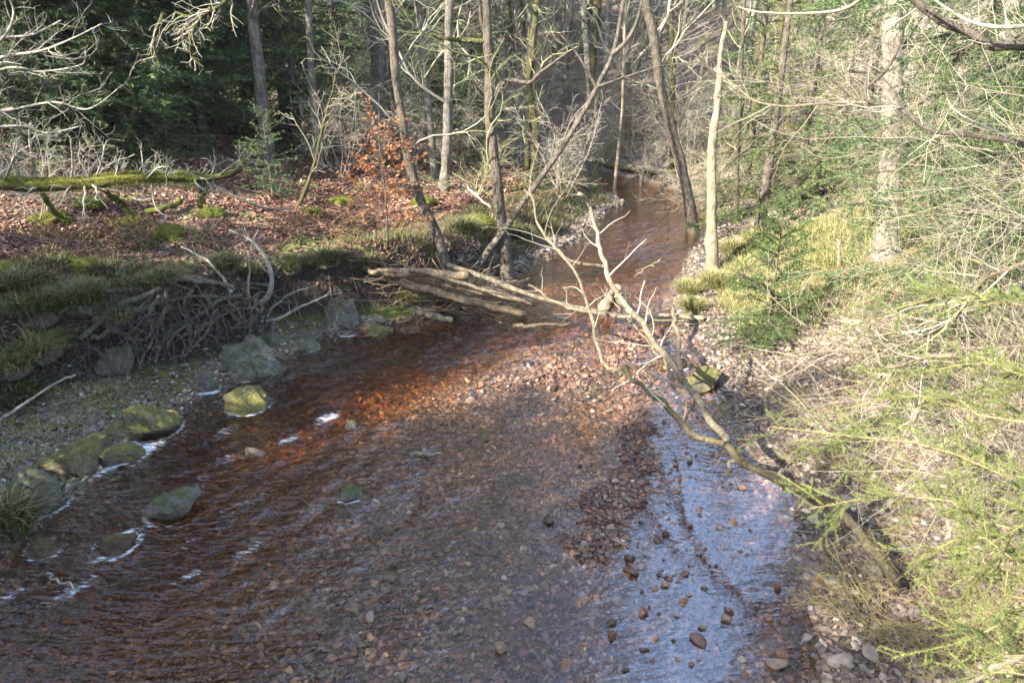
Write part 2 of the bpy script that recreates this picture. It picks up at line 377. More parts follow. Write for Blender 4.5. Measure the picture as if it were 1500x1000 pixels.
def water_material():
    m, t, bs = mat('water'); t.nodes.remove(bs); out = t.nodes['Material Output']
    g = geo(t); mp = nd(t, 'ShaderNodeMapping'); mp.inputs['Rotation'].default_value = (0, 0, math.radians(-35))
    mp.inputs['Scale'].default_value = (.45, 1.3, 1); t.links.new(g.outputs['Position'], mp.inputs[0])
    n1 = noise(t, 7, 2, mp.outputs[0]); n2 = noise(t, 26, 2, mp.outputs[0])
    h = math_(t, 'ADD', n1, math_(t, 'MULTIPLY', n2, .3))
    h = math_(t, 'MULTIPLY', h, attr(t, 'rough'))
    b = nd(t, 'ShaderNodeBump'); b.inputs['Strength'].default_value = .8; b.inputs['Distance'].default_value = .07
    t.links.new(h, b.inputs['Height'])
    dt = nd(t, 'ShaderNodeVectorMath'); dt.operation = 'DOT_PRODUCT'; t.links.new(b.outputs[0], dt.inputs[0]); t.links.new(g.outputs['Incoming'], dt.inputs[1])
    fc = math_(t, 'POWER', math_(t, 'SUBTRACT', 1., math_(t, 'ABSOLUTE', dt.outputs['Value'])), 5.)   # Schlick, the same from above and below
    fac = math_(t, 'MINIMUM', math_(t, 'ADD', math_(t, 'MULTIPLY', fc, 1.5), .045), .95)
    gl = nd(t, 'ShaderNodeBsdfGlossy'); gl.inputs['Roughness'].default_value = .04; t.links.new(b.outputs[0], gl.inputs['Normal'])
    gl.inputs['Color'].default_value = (1, 1, 1, 1)
    tr = nd(t, 'ShaderNodeBsdfTransparent'); tr.inputs[0].default_value = (.97, .94, .9, 1)
    mx = nd(t, 'ShaderNodeMixShader'); t.links.new(fac, mx.inputs[0]); t.links.new(tr.outputs[0], mx.inputs[1]); t.links.new(gl.outputs[0], mx.inputs[2])
    di = nd(t, 'ShaderNodeBsdfDiffuse'); di.inputs[0].default_value = (.80, .82, .84, 1)
    fo = attr(t, 'foam'); mf = nd(t, 'ShaderNodeMapping'); mf.inputs['Rotation'].default_value = (0, 0, math.radians(-58)); mf.inputs['Scale'].default_value = (.4, 1.5, 1); t.links.new(g.outputs['Position'], mf.inputs[0])
    fn = noise(t, 20, 6, mf.outputs[0], .75)
    mr = nd(t, 'ShaderNodeMapRange'); mr.inputs[1].default_value = .88; mr.inputs[2].default_value = 1.1
    t.links.new(math_(t, 'ADD', fo, fn), mr.inputs[0])
    m2 = nd(t, 'ShaderNodeMixShader'); t.links.new(math_(t, 'MULTIPLY', mr.outputs[0], .8), m2.inputs[0]); t.links.new(mx.outputs[0], m2.inputs[1]); t.links.new(di.outputs[0], m2.inputs[2])
    t.links.new(m2.outputs[0], out.inputs[0])
    va = nd(t, 'ShaderNodeVolumeAbsorption'); va.inputs['Color'].default_value = (.88, .73, .50, 1); va.inputs['Density'].default_value = 2.9
    t.links.new(va.outputs[0], out.inputs['Volume']); return m

# ------------------------------------------------------------------ ground
def axis(segs):
    out = []
    for a, b, s in segs: out.append(np.arange(a, b, s))
    return np.concatenate(out + [[segs[-1][1]]])
gx = axis([(-160, -40, 8), (-40, -16, 1.2), (-16, -8, .16), (-8, 7, .05), (7, 14, .14), (14, 40, .9), (40, 160, 8)])
gy = axis([(-90, -12, 6), (-12, 2, .6), (2, 14, .05), (14, 26, .1), (26, 60, .7), (60, 330, 7)])
X, Y = np.meshgrid(gx, gy); Z = HZ(X, Y)
ny, nx = X.shape
def grid_faces(ny, nx):
    i = np.arange(ny * nx).reshape(ny, nx)
    return np.stack([i[:-1, :-1], i[:-1, 1:], i[1:, 1:], i[1:, :-1]], -1).reshape(-1, 4)
mb = MB().add(np.stack([X, Y, Z], -1), grid_faces(ny, nx))
gme = mb.mesh('ground', ground_material())
dl, dr = dists(X, Y); sl2 = np.hypot(*np.gradient(Z)[::-1]) if 0 else None
gz_y = np.gradient(Z, gy, axis=0); gz_x = np.gradient(Z, gx, axis=1); slope = np.hypot(gz_x, gz_y)
nn = fbm(X * .8, Y * .8, 3, 31)
left = dl < 0
bedm = sst(-.15, .1, np.minimum(dl, dr))
farfade = sst(24, 34, Y)
litter = np.where(left, sst(.5, .9, -dl - .4 + .3 * nn) * sst(.25, .5, Z), sst(1.2, 2.4, -dr + nn) * .75) * (1 - .25 * farfade)
soil = np.where(left, sst(.7, 1.3, slope) * sst(.05, .2, Z) * (Y < 24), sst(.55, .1, np.abs(-dr - .35)) * .55 * (-dr > 0))
green = np.where(left, sst(.15, .5, nn - .05 + .5 * sst(1.6, .4, -dl - 1.2)), sst(.1, .5, nn) * sst(3.5, 5, -dr) * .6) * (1 - bedm)
dry = np.where(left, 0, sst(3.2, 4.6, -dr) * sst(10, 11.5, Y) * sst(24, 18, Y))
for k, a in dict(bed=bedm, litter=litter, soil=soil, green=green, dry=dry).items():
    at = gme.attributes.new(k, 'FLOAT', 'POINT'); at.data.foreach_set('value', np.clip(a, 0, 1).ravel().astype(np.float32))
go = bpy.data.objects.new('ground', gme); C.objects.link(go); tag(go, 'leaf strewn woodland ground with the stony stream bed', None, None, 'structure')

# ------------------------------------------------------------------ boulders (listed first: they make foam)
def ico(sub):
    t = (1 + 5 ** .5) / 2
    v = [(-1, t, 0), (1, t, 0), (-1, -t, 0), (1, -t, 0), (0, -1, t), (0, 1, t), (0, -1, -t), (0, 1, -t), (t, 0, -1), (t, 0, 1), (-t, 0, -1), (-t, 0, 1)]
    f = [(0, 11, 5), (0, 5, 1), (0, 1, 7), (0, 7, 10), (0, 10, 11), (1, 5, 9), (5, 11, 4), (11, 10, 2), (10, 7, 6), (7, 1, 8), (3, 9, 4), (3, 4, 2), (3, 2, 6), (3, 6, 8), (3, 8, 9), (4, 9, 5), (2, 4, 11), (6, 2, 10), (8, 6, 7), (9, 8, 1)]
    v = [np.array(q, float) / math.hypot(1, t) for q in v]
    for _ in range(sub):
        c = {}; nf = []
        def mid(a, b):
            k = (min(a, b), max(a, b))
            if k not in c: m = v[a] + v[b]; v.append(m / np.linalg.norm(m)); c[k] = len(v) - 1
            return c[k]
        for a, b, d in f:
            x, y, z = mid(a, b), mid(b, d), mid(d, a); nf += [(a, x, z), (b, y, x), (d, z, y), (x, y, z)]
        f = nf
    return np.array(v), np.array(f)
ICO = {k: ico(k) for k in (0, 1, 2, 4)}
def stone_shape(rng, sub, npl=9, noise_a=.0):
    v, f = ICO[sub]; n = norm(rng.normal(size=(npl, 3))); d = .45 + .45 * rng.random(npl)
    dot = v @ n.T; r = np.where(dot > .05, d / np.maximum(dot, .05), 9).min(1); r = np.minimum(r, 1.15)
    if noise_a:
        q = v * 2.2 + rng.random(3) * 9
        r = r * (1 + noise_a * (fbm(q[:, 0] + q[:, 2] * .7, q[:, 1] - q[:, 2] * .4, 4, 3)))
    return v * r[:, None], f
BOULDERS = [  # px, py(base), width px, height px, depth factor, rot, material, label
 (205, 645, 96, 52, .8, .3, 'g', 'large flat topped boulder with yellow green moss at the gravel shore'),
 (172, 692, 66, 36, .8, .9, 'g', 'small mossy boulder with white foam around its foot'),
 (35, 750, 84, 66, 1., .2, 'r', 'dark boulder at the left frame edge beside the grass tussock'),
 (95, 690, 92, 48, .9, .1, 'g', 'flat yellowish boulder lying on the shore below the dry grass'),
 (365, 655, 66, 36, .9, .6, 'g', 'sunlit rounded rock with yellow moss standing in the left rapids'),
 (262, 820, 74, 40, .8, .2, 'r', 'pale grey green rock alone in the dark water'),
 (300, 578, 38, 40, .8, .2, 'r', 'upright grey green block at the water edge under the roots'),
 (160, 543, 62, 42, .9, .4, 'r', 'grey boulder tucked under the left end of the root tangle'),
 (362, 552, 108, 62, .7, -.3, 'r', 'large slanting slab under the right end of the root tangle'),
 (500, 480, 74, 52, .8, .3, 'r', 'big square grey boulder on the black soil bank'),
 (547, 486, 38, 22, .8, .3, 'r', 'low dark rock beside the big square boulder'),
 (455, 540, 30, 20, .8, .3, 'r', 'small pointed wet rock in the current'),
 (557, 534, 38, 18, .8, .2, 'g', 'small mossy rock breaking the water below the logs'),
 (512, 534, 26, 12, .8, .2, 'r', 'little dark mossy stone left of the mossy midstream rock'),
 (606, 530, 32, 14, .8, .2, 'd', 'wet brown rock washed by the current below the logs'),
 (690, 462, 36, 20, .8, .2, 'r', 'dark rock at the end of the log pile'),
 (728, 468, 26, 12, .8, .2, 'r', 'small dark stone at the tip of the lowest log'),
 (1030, 578, 58, 36, .8, -.2, 'g', 'moss capped boulder on the right shore by the blue water'),
 (992, 550, 34, 20, .8, .2, 'd', 'brown stone beside the dead branch over the stream'),
 (937, 417, 12, 10, .8, .2, 'd', 'tiny black stone standing in the far stream'),
 (515, 748, 38, 18, .8, .2, 'r', 'green mossed stone awash in midstream'),
 (516, 650, 20, 12, .8, .2, 'r', 'small green stone beside the sunlit riffle'),
 (180, 876, 56, 24, .8, .2, 'd', 'rust brown rock awash in the near left rapids'),
 (75, 866, 42, 16, .8, .2, 'd', 'rust brown rock near the left frame corner'),
 (400, 505, 40, 22, .8, .2, 'r', 'dark wet rock at the foot of the soil bank'),
 (455, 500, 34, 22, .8, .1, 'r', 'rough grey rock between slab and square boulder'),
 (1006, 470, 36, 12, .9, .1, 'g', 'flat sunlit rock where the far pool meets the gravel'),
 (320, 545, 26, 14, .8, .1, 'r', 'small grey stone behind the upright block'),
]
foamspots = []
def build_boulders():
    mats = {'g': M_rockgold, 'r': M_rock, 'd': M_rockred}
    for k, (px, py, wp, hp, df, rot, mk, lab) in enumerate(BOULDERS):
        rng = np.random.default_rng(100 + k)
        b = G(px, py) if True else None
        dist = np.linalg.norm(b - O); rx = wp * .9 / 2 * dist / F; rz = hp * .56 * dist / F
        V, f = stone_shape(rng, 4, 14, .26)
        V = (V - (V.max(0) + V.min(0)) / 2) / ((V.max(0) - V.min(0)) / 2); V = V * [rx, rx * df, rz]
        c, s = math.cos(rot), math.sin(rot); V = V @ np.array([[c, s, 0], [-s, c, 0], [0, 0, 1]])
        V = V + fbm(V[:, 0:1] * 12 + V[:, 2:3] * 9, V[:, 1:2] * 12 - V[:, 2:3] * 5, 5, k) * rx * .12
        loc = b + np.array([0, rx * df * .6, rz * .18]); loc[2] = max(loc[2], rz * .32) if hp > 15 else max(loc[2], rz * .1)
        V = V - [0, 0, 0]
        o = MB().add(V, f).obj('boulder', mats[mk]); o.location = loc
        tag(o, lab, 'boulder', 'boulders along the stream')
        foamspots.append((loc[0], loc[1], rx * 1.05, loc[2], rz))
build_boulders()

# ------------------------------------------------------------------ water
def build_water():
    ys = axis([(-14, 2, .25), (2, 15, .035), (15, 26, .07), (26, 90, .8)]); us = np.linspace(0, 1, 230)
    Yw = np.repeat(ys[:, None], len(us), 1); L = XL(Yw) - .45 - .25 * np.abs(np.gradient(XL(ys), ys))[:, None]; R = XR(Yw) + .45
    Xw = L + (R - L) * us
    d1, d2 = dists(Xw, Yw); bedz = HZ(Xw, Yw)
    ca, sa = math.cos(math.radians(58)), math.sin(math.radians(58))
    fl = Xw * ca + Yw * sa; cr = -Xw * sa + Yw * ca
    rap = np.clip(sst(6.2, 1.6, d1) * sst(16, 11, Yw) * sst(-14, 3, Yw) + .35 * sst(10.5, 13, Yw) + .25, 0, 1)
    rap = rap * (.35 + .65 * sst(-.25, .25, fbm(Xw * .55 + 3, Yw * .55, 2, 91)))
    rap = rap * np.where(Yw < 10, 1 - .88 * sst(2.9, 1.3, d2), 1)
    Zw = (.010 * fbm(fl * 3.2, cr * 6.5, 3, 40) + (.036 * fbm(fl * 1.3, cr * 3.2, 2, 47) + .02 * fbm(fl * 3, cr * 7, 2, 49)) * rap) * (.15 + .85 * rap)
    foam = np.zeros_like(Xw)
    for px, py, wx, wy, s in [(205, 662, .34, .20, .74), (150, 672, .16, .22, .64), (65, 748, .22, .06, .4), (488, 608, .18, .16, .56), (430, 640, .16, .16, .52), (340, 625, .2, .15, .44), (50, 850, .35, .16, .46), (128, 848, .25, .16, .48), (370, 800, .25, .15, .44), (300, 830, .25, .12, .44),
                          (1000, 467, .5, .12, .42), (620, 500, .6, .2, .26), (500, 525, .5, .2, .30), (450, 560, .4, .2, .32), (970, 300, 1.6, .9, .36), (250, 745, .5, .2, .33), (390, 775, .25, .15, .35), (560, 480, .4, .1, .3), (400, 545, .3, .1, .4), (640, 455, .4, .08, .25)]:
        p = atZ(px, py, 0); a_ = (Xw - p[0]) * ca + (Yw - p[1]) * sa; c_ = -(Xw - p[0]) * sa + (Yw - p[1]) * ca; foam = np.maximum(foam, (s - .05) * np.exp(-((a_ + wx * .5) / (wx * 1.5)) ** 2 - (c_ / (wy * .8)) ** 2) ** .7)
    for x, y, r, z, rz in foamspots:
        if abs(z) < rz and min(float(a) for a in dists(np.array(x), np.array(y))) > -.3:
            q = np.hypot(Xw - x, Yw - y); foam = np.maximum(foam, .58 * np.exp(-((q - r) / .06) ** 2) * (.35 + .65 * vnoise(Xw * 3, Yw * 3, 8)))
            Zw = Zw + .02 * np.exp(-((q - r) / .1) ** 2)
    foam = np.maximum(foam, .33 * sst(.45, .9, fbm(fl * .9, cr * 3.0, 3, 60) * rap + .25 * (rap > .6)))
    n1 = len(ys) * len(us)
    V = np.stack([Xw, Yw, Zw], -1); Vb = V.copy(); Vb[..., 2] = -1.1
    top = grid_faces(len(ys), len(us)); bot = top[:, ::-1] + n1
    i = np.arange(n1).reshape(len(ys), len(us)); ring = np.concatenate([i[0, :-1], i[:-1, -1], i[-1, :0:-1], i[:0:-1, 0]])
    nx_ = np.roll(ring, -1); side = np.stack([ring, ring + n1, nx_ + n1, nx_], -1)
    me = MB().add(np.concatenate([V.reshape(-1, 3), Vb.reshape(-1, 3)]), np.concatenate([top, bot, side])).mesh('water', water_material())
    rough = .10 + .90 * rap
    for nme, a in (('foam', foam), ('rough', rough)):
        q = me.attributes.new(nme, 'FLOAT', 'POINT'); q.data.foreach_set('value', np.concatenate([a.ravel(), a.ravel() * 0]).astype(np.float32))
    o = bpy.data.objects.new('water', me); C.objects.link(o); tag(o, 'peat brown shallow stream water with riffles', None, None, 'structure')
build_water()

# ------------------------------------------------------------------ gravel, pebbles and single river stones
def rotmats(rng, n, tilt=.5):
    a = rng.random(n) * 6.283; b = rng.normal(size=n) * tilt; c = rng.normal(size=n) * tilt
    z = np.zeros(n); o = np.ones(n)
    Rz = np.stack([np.stack([np.cos(a), -np.sin(a), z], -1), np.stack([np.sin(a), np.cos(a), z], -1), np.stack([z, z, o], -1)], 1)
    Rx = np.stack([np.stack([o, z, z], -1), np.stack([z, np.cos(b), -np.sin(b)], -1), np.stack([z, np.sin(b), np.cos(b)], -1)], 1)
    Ry = np.stack([np.stack([np.cos(c), z, np.sin(c)], -1), np.stack([z, o, z], -1), np.stack([-np.sin(c), z, np.cos(c)], -1)], 1)
    return Rx @ Ry @ Rz
def scatter_stones(mb, rng, xy, size, sub=0, sink=.3, protos=10):
    n = len(xy)
    if not n: return
    pr = [stone_shape(rng, sub, 8) for _ in range(protos)]
    which = rng.integers(0, protos, n); z = HZ(xy[:, 0], xy[:, 1])
    Rm = rotmats(rng, n, .35); sc = size[:, None] * np.stack([.8 + .5 * rng.random(n), .6 + .4 * rng.random(n), .3 + .35 * rng.random(n)], -1)
    for k in range(protos):
        s = np.where(which == k)[0]; v, f = pr[k]
        V = np.einsum('nij,nvj->nvi', Rm[s], v[None] * sc[s][:, None]) + np.stack([xy[s, 0], xy[s, 1], z[s] + sc[s, 2] * (1 - 2 * sink)], -1)[:, None]
        Fc = (f[None] + (np.arange(len(s)) * len(v))[:, None, None]).reshape(-1, 3)
        mb.add(V.reshape(-1, 3), Fc, np.repeat(rng.random(len(s)), len(v)), 0, False)
def gravel():
    rng = np.random.default_rng(5); mb = MB()
    def field(n, y0, y1, s0, s1, f=None):
        y = y0 + (y1 - y0) * rng.random(n); x = XL(y) + (XR(y) - XL(y)) * rng.random(n)
        xy = np.stack([x, y], 1); size = s0 + (s1 - s0) * rng.random(n) ** 4 * (1 + .8 * (rng.random(n) > .98))
        if f is not None: k = f(x, y) > rng.random(n); xy, size = xy[k], size[k]
        scatter_stones(mb, rng, xy, size, 0, .25)
    field(62000, 2.5, 8.5, .011, .052)
    field(26000, 8.5, 14.5, .016, .065)
    bars = lambda x, y: np.clip(np.exp(-(segdist(x, y, BAR1) / .9) ** 2) + np.exp(-(segdist(x, y, BAR2) / .55) ** 2) + .6 * np.exp(-(segdist(x, y, BAR3) / .45) ** 2), 0, 1)
    field(90000, 3.2, 12, .014, .045, bars)
    tag(mb.obj('gravel', M_stone), 'purple brown gravel covering the stream bed and bars', None, None, 'stuff')
    mb = MB()
    n = 7000; y = 3 + 10 * rng.random(n); x = XR(y) - .1 + 1.9 * rng.random(n) ** 1.4; scatter_stones(mb, rng, np.stack([x, y], 1), .012 + .05 * rng.random(n) ** 3, 0, .25)
    n = 9000; y = 6 + 5.5 * rng.random(n); x = XL(y) + .1 - 2.0 * rng.random(n) ** 1.2; k = HZ(x, y) < .5; scatter_stones(mb, rng, np.stack([x, y], 1)[k], (.012 + .04 * rng.random(n) ** 3)[k], 0, .25)
    n = 7000; y = 12.5 + 10 * rng.random(n); x = XL(y) + .15 - .9 * rng.random(n); scatter_stones(mb, rng, np.stack([x, y], 1), .02 + .06 * rng.random(n) ** 3, 0, .25)
    n = 3000; y = 12.5 + 10 * rng.random(n); x = XR(y) - .15 + .8 * rng.random(n); scatter_stones(mb, rng, np.stack([x, y], 1), .02 + .06 * rng.random(n) ** 3, 0, .25)
    tag(mb.obj('shore_gravel', M_shore), 'grey and tan gravel along both shores', None, None, 'stuff')
gravel()
def river_stones():
    rng = np.random.default_rng(8)
    protos = []
    for k in range(8):
        V, f = stone_shape(rng, 2, 9, .05); V = V * [1, .8, .6]
        protos.append([MB().add(V, f, r, 0, False).mesh('river_stone', M_stone) for r in (.15, .4, .62, .95)] + [MB().add(V, f, .8, 0, False).mesh('river_stone', M_shore)])
    cname = ['dark brown', 'reddish brown', 'rusty pinkish', 'pale tan', 'grey']
    def put(px, py, w, ci, where, group):
        b = G(px, py); r = w / 2 * np.linalg.norm(b - O) / F
        o = bpy.data.objects.new('river_stone', protos[int(rng.integers(8))][ci]); C.objects.link(o)
        o.scale = (r, r, r); o.rotation_euler = (rng.normal() * .3, rng.normal() * .3, rng.random() * 6.28)
        o.location = (b[0], b[1], max(b[2] + r * .2, -r * .1 + .01))
        tag(o, '%s stone %s' % (cname[ci], where), 'stone', group)
    # single ones that stand out
    for px, py, w, ci, wh in [(545, 920, 18, 3, 'showing pale under the water left of the white shell like stone'), (777, 928, 20, 3, 'cream coloured and cupped, in the shallows near the bottom'),
        (730, 966, 26, 3, 'flat and pale below the cream cupped one'), (940, 908, 20, 2, 'cubic and standing in the near pool'), (897, 925, 19, 0, 'resting on a paler one in the near pool'), (895, 942, 23, 1, 'under the dark one in the near pool'),
        (832, 794, 18, 1, 'perched at the end of the gravel bar'), (922, 822, 20, 0, 'angular, in the middle of the near pool'), (925, 842, 25, 1, 'just below the angular dark one in the near pool'), (803, 770, 22, 0, 'rounded and wet at the left end of the bar'),
        (830, 988, 18, 2, 'at the very bottom edge of the picture'), (1135, 985, 28, 3, 'broad, at the bottom edge by the right shore'), (1063, 934, 20, 3, 'slanting half out of the blue pool'), 
        (380, 712, 28, 3, 'flat under the fast water on the left'), (1228, 968, 34, 4, 'pointed, on the shore at the bottom right'), (1282, 838, 26, 4, 'long blue tinged, beside the foot of the dead branch'), (1222, 880, 18, 1, 'at the right water edge'), (1275, 962, 26, 4, 'blue tinged, on the lower right shore'),
        (1020, 955, 24, 1, 'by the darker cluster in the near pool'), (1085, 735, 14, 3, 'whitish, on the wet mud patch'), (1072, 668, 12, 4, 'near the elbow of the dead branch')]:
        put(px, py, w, ci, wh, None)
    zones = [(BAR1, .55, 62, 'on the sunlit gravel bar in midstream', 12, 22), (BAR2, .36, 90, 'on the shaded gravel bar beside the pool', 10, 20), (BAR3, .6, 60, 'scattered in the shallow near pool', 12, 24), ([(2.3, 8.4), (2.0, 7.2), (1.75, 6.2), (1.7, 5.2), (1.5, 4.4)], .5, 85, 'standing in the blue pool beside the shaded bar', 12, 24)]
    for line, sp_, n, wh, a, b in zones:
        L = spline([(x, y, 0) for x, y in line], 60)
        for k in range(n):
            q = L[int(rng.integers(60))]; x, y = q[0] + rng.normal() * sp_ * .7, q[1] + rng.normal() * sp_ * .7
            if y < 4: continue
            ci = int(rng.choice(5, p=[.3, .3, .22, .08, .10]))
            bz = float(HZ(x, y)); r = (.022 + .035 * rng.random() ** 2)
            o = bpy.data.objects.new('river_stone', protos[int(rng.integers(8))][ci]); C.objects.link(o)
            o.scale = (r, r, r); o.rotation_euler = (rng.normal() * .4, rng.normal() * .4, rng.random() * 6.28)
            o.location = (x, y, max(bz + r * .35, -r * .15 if line in (BAR1, BAR2) else r * .08)); tag(o, '%s stone %s' % (cname[ci], wh), 'stone', '%s stones %s' % (cname[ci], wh))
river_stones()

# ------------------------------------------------------------------ leaves, grass
def leaves(mb, rng, P, size, flat=.5, lift=.01):
    n = len(P); Rm = rotmats(rng, n, flat)
    q = np.array([(-1, 0, .0), (0, -.5, .22), (1, 0, 0), (0, .5, .22), (0, 0, 0)])
    V = np.einsum('nij,nvj->nvi', Rm, q[None] * size[:, None, None]) + (P + [0, 0, lift])[:, None]
    t = np.array([(0, 1, 4), (1, 2, 4), (0, 4, 3), (4, 2, 3)])
    mb.add(V.reshape(-1, 3), (t[None] + (np.arange(n) * 5)[:, None, None]).reshape(-1, 3), np.repeat(np.clip(.65 * rng.random(n) ** 1.2 + .35 + .5 * fbm(P[:, 0] * .9, P[:, 1] * .9, 3, 88), 0, 1), 5), 0, False)
def litter_layer():
    rng = np.random.default_rng(11); mb = MB()
    def fld(n, x0, x1, y0, y1, s, f):
        x = x0 + (x1 - x0) * rng.random(n); y = y0 + (y1 - y0) * rng.random(n); z = HZ(x, y)
        k = f(x, y, z) > rng.random(n); x, y, z = x[k], y[k], z[k]
        leaves(mb, rng, np.stack([x, y, z], 1), s * (.6 + .8 * rng.random(len(x))), .45)
    fl_ = lambda x, y, z: (dists(x, y)[0] < -.5) * np.clip((z - .4) * 3, 0, 1) * (.35 + .65 * (fbm(x * .8, y * .8, 3, 31) < .25))
    fld(50000, -11, 0, 8, 14, .045, fl_); fld(60000, -13, 3, 14, 22, .06, fl_); fld(30000, -22, 8, 20, 36, .09, fl_)
    tag(mb.obj('leaf_litter', M_litter), 'red brown fallen leaves covering the floor of the left bank', None, None, 'stuff'); mb = MB()
    fr_ = lambda x, y, z: (dists(x, y)[1] < -.1) * np.where(dists(x, y)[1] < -.7, .95, .5)
    fld(70000, 2.4, 10, 3, 14, .034, fr_); fld(20000, 4, 20, 14, 30, .07, fr_)
    tag(mb.obj('leaf_litter', M_litterbrown), 'tan and brown fallen leaves covering the right bank', None, None, 'stuff')
litter_layer()
def blades(mb, rng, P, n_each, h, spread, w=.006, droop=.6, mat_=0, lean=(0, 0)):
    n = len(P) * n_each; b = np.repeat(P, n_each, 0); hh = np.repeat(h, n_each) * (.5 + .7 * rng.random(n))
    az = rng.random(n) * 6.283; d = np.stack([np.cos(az), np.sin(az), np.zeros(n)], 1)
    s0 = np.repeat(spread, n_each) * np.sqrt(rng.random(n)); b = b + d * s0[:, None] * .7
    out = (s0 / np.maximum(np.repeat(spread, n_each), 1e-6) * droop + rng.random(n) * .5)[:, None] * d + np.array([lean[0], lean[1], 0])
    side = np.stack([-d[:, 1], d[:, 0], np.zeros(n)], 1) * w
    K = 4; rows = []
    for k in range(K):
        s = k / (K - 1); c = b + out * hh[:, None] * s ** 1.6 + np.array([0, 0, 1]) * (hh * (s - .45 * s * s * np.linalg.norm(out, axis=1)))[:, None]
        ww = side * (1 - .85 * s); rows += [c - ww, c + ww]
    V = np.stack(rows, 1); i = np.arange(n)[:, None] * 2 * K
    Fc = np.stack([i + np.array([0, 2, 4]), i + np.array([1, 3, 5]), i + np.array([3, 5, 7]), i + np.array([2, 4, 6])], -1).reshape(-1, 4)
    mb.add(V.reshape(-1, 3), Fc, np.repeat(rng.random(n), 2 * K), mat_, True)
def grass_stuff():
    rng = np.random.default_rng(12); mb = MB()
    def fld(n, x0, x1, y0, y1, f, h, sp, m, ne=9, w=.006):
        x = x0 + (x1 - x0) * rng.random(n); y = y0 + (y1 - y0) * rng.random(n); k = f(x, y) > rng.random(n); x, y = x[k], y[k]
        P = np.stack([x, y, HZ(x, y) - .01], 1); blades(mb, rng, P, ne, np.full(len(P), h) * (.6 + .7 * rng.random(len(P))), np.full(len(P), sp), w, .7, m)
    L1 = lambda x, y: ((dists(x, y)[0] < -1.0) & (HZ(x, y) > .5)) * sst(2.6, 1.0, -dists(x, y)[0] - 1) * sst(.0, .35, fbm(x * .9, y * .9, 2, 77) + .08)
    fld(9000, -9, -2, 6.5, 12.5, L1, .17, .09, 0, 6, .011)
    fld(12000, -3, 5, 12.5, 24, lambda x, y: ((dists(x, y)[0] < -.15) & (HZ(x, y) > .06)) * sst(2.4, .8, -dists(x, y)[0]), .22, .1, 0)
    fld(2500, -8.5, -4.4, 6, 9, lambda x, y: (dists(x, y)[0] < -.7) * .8, .10, .09, 1, 9)
    R1 = lambda x, y: (dists(x, y)[1] < -1.6) * sst(11, 13, y) * sst(-.3, .2, fbm(x * .7, y * .7, 2, 78) + .1)
    fld(8000, 4, 14, 11, 22, R1, .17, .1, 1, 9, .009)
    fld(5000, 3.6, 9, 10.2, 16, lambda x, y: (dists(x, y)[1] < -.7) * sst(10.2, 11.2, y), .2, .11, 1, 9, .008)
    fld(2500, 4, 9, 7, 12, lambda x, y: (dists(x, y)[1] < -2.4) * .5 * sst(.1, .4, fbm(x * .7, y * .7, 2, 79)), .14, .1, 1)
    tag(mb.obj('grass', [M_grass, M_grassdry]), 'short green and straw coloured grass on the banks', None, None, 'stuff')
grass_stuff()
def tussocks():
    rng = np.random.default_rng(14)
    spots = [(5, 780, .42, 0, 'big rounded grass tussock at the left edge over the water'), (30, 590, .3, 0, 'bright green tuft under the bank at the left edge'), (60, 470, .4, 0, 'green grass tussock on the bank at the far left'),
      (120, 450, .4, 0, 'green grass tussock on the bank left of the roots'), (20, 430, .36, 0, 'dark green tussock behind the bank edge at the left'), (170, 470, .34, 1, 'straw coloured tussock hanging over the bank by the roots'),
      (60, 520, .4, 1, 'dry tussock drooping over the cut bank at the left'), (20, 545, .36, 1, 'dry mossy tussock low on the cut bank at the left'), (150, 405, .26, 0, 'small round grass clump on the leafy flat'),
      (330, 395, .28, 0, 'green tuft behind the bleached branches'), (370, 405, .26, 0, 'green tuft at the foot of the bleached branches'), (430, 395, .26, 0, 'dark green tuft on the rim of the soil bank'),
      (480, 385, .3, 0, 'green tuft on the rim above the square boulder'), (680, 345, .42, 0, 'broad grass mound between the two leaning trunks'), (720, 340, .4, 0, 'grass mound beside the upright midstream trunk'), (600, 440, .3, 1, 'yellowish tuft under the logs'),
      (650, 445, .28, 0, 'mossy tuft beneath the log ends'), (800, 340, .4, 0, 'grass hump on the far left shore'), (760, 350, .34, 0, 'low grass hump right of the upright trunk'), (1010, 430, .3, 1, 'sunny straw tuft by the pale snag'),
      (1045, 420, .34, 1, 'sunny yellow green tuft at the foot of the snag'), (1075, 375, .4, 1, 'tall sunny grass clump behind the young spruce'), (1110, 360, .4, 1, 'bright grass clump behind the spruce top'), (1015, 455, .26, 1, 'short straw tuft at the right water edge'),
      (540, 390, .26, 0, 'green tuft left of the log pile top'), (240, 420, .26, 0, 'small tuft behind the root tangle')]
    for px, py, r, m, lab in spots:
        p = G(px, py); mb = MB(); r = r * .8
        v, f = ICO[2]; V = v * [r * .8, r * .8, r * .5]; V = V * (1 + .2 * fbm(v[:, 0:1] * 3 + p[0], v[:, 1:2] * 3, 2, 4))
        root = empty('grass_tussock', p, lab, 'grass tussock')
        mb.add(V, f, .3).obj('root_mound', M_root, root)
        mb = MB(); n = 130; q = norm(rng.normal(size=(n, 3))); q[:, 2] = np.abs(q[:, 2]); P = q * [r * .75, r * .75, r * .45]
        for k in range(6):
            s = slice(k * n // 6, (k + 1) * n // 6); ln = P[s].mean(0)[:2] / r
            blades(mb, rng, P[s], 7, np.full(len(P[s]), r * 1.0), np.full(len(P[s]), .05), .009, .8, 0, (P[s][:, 0].mean() * 1.2 / r, P[s][:, 1].mean() / r))
        mb.obj('blades', M_grassdry if m else M_grass, root)
tussocks()

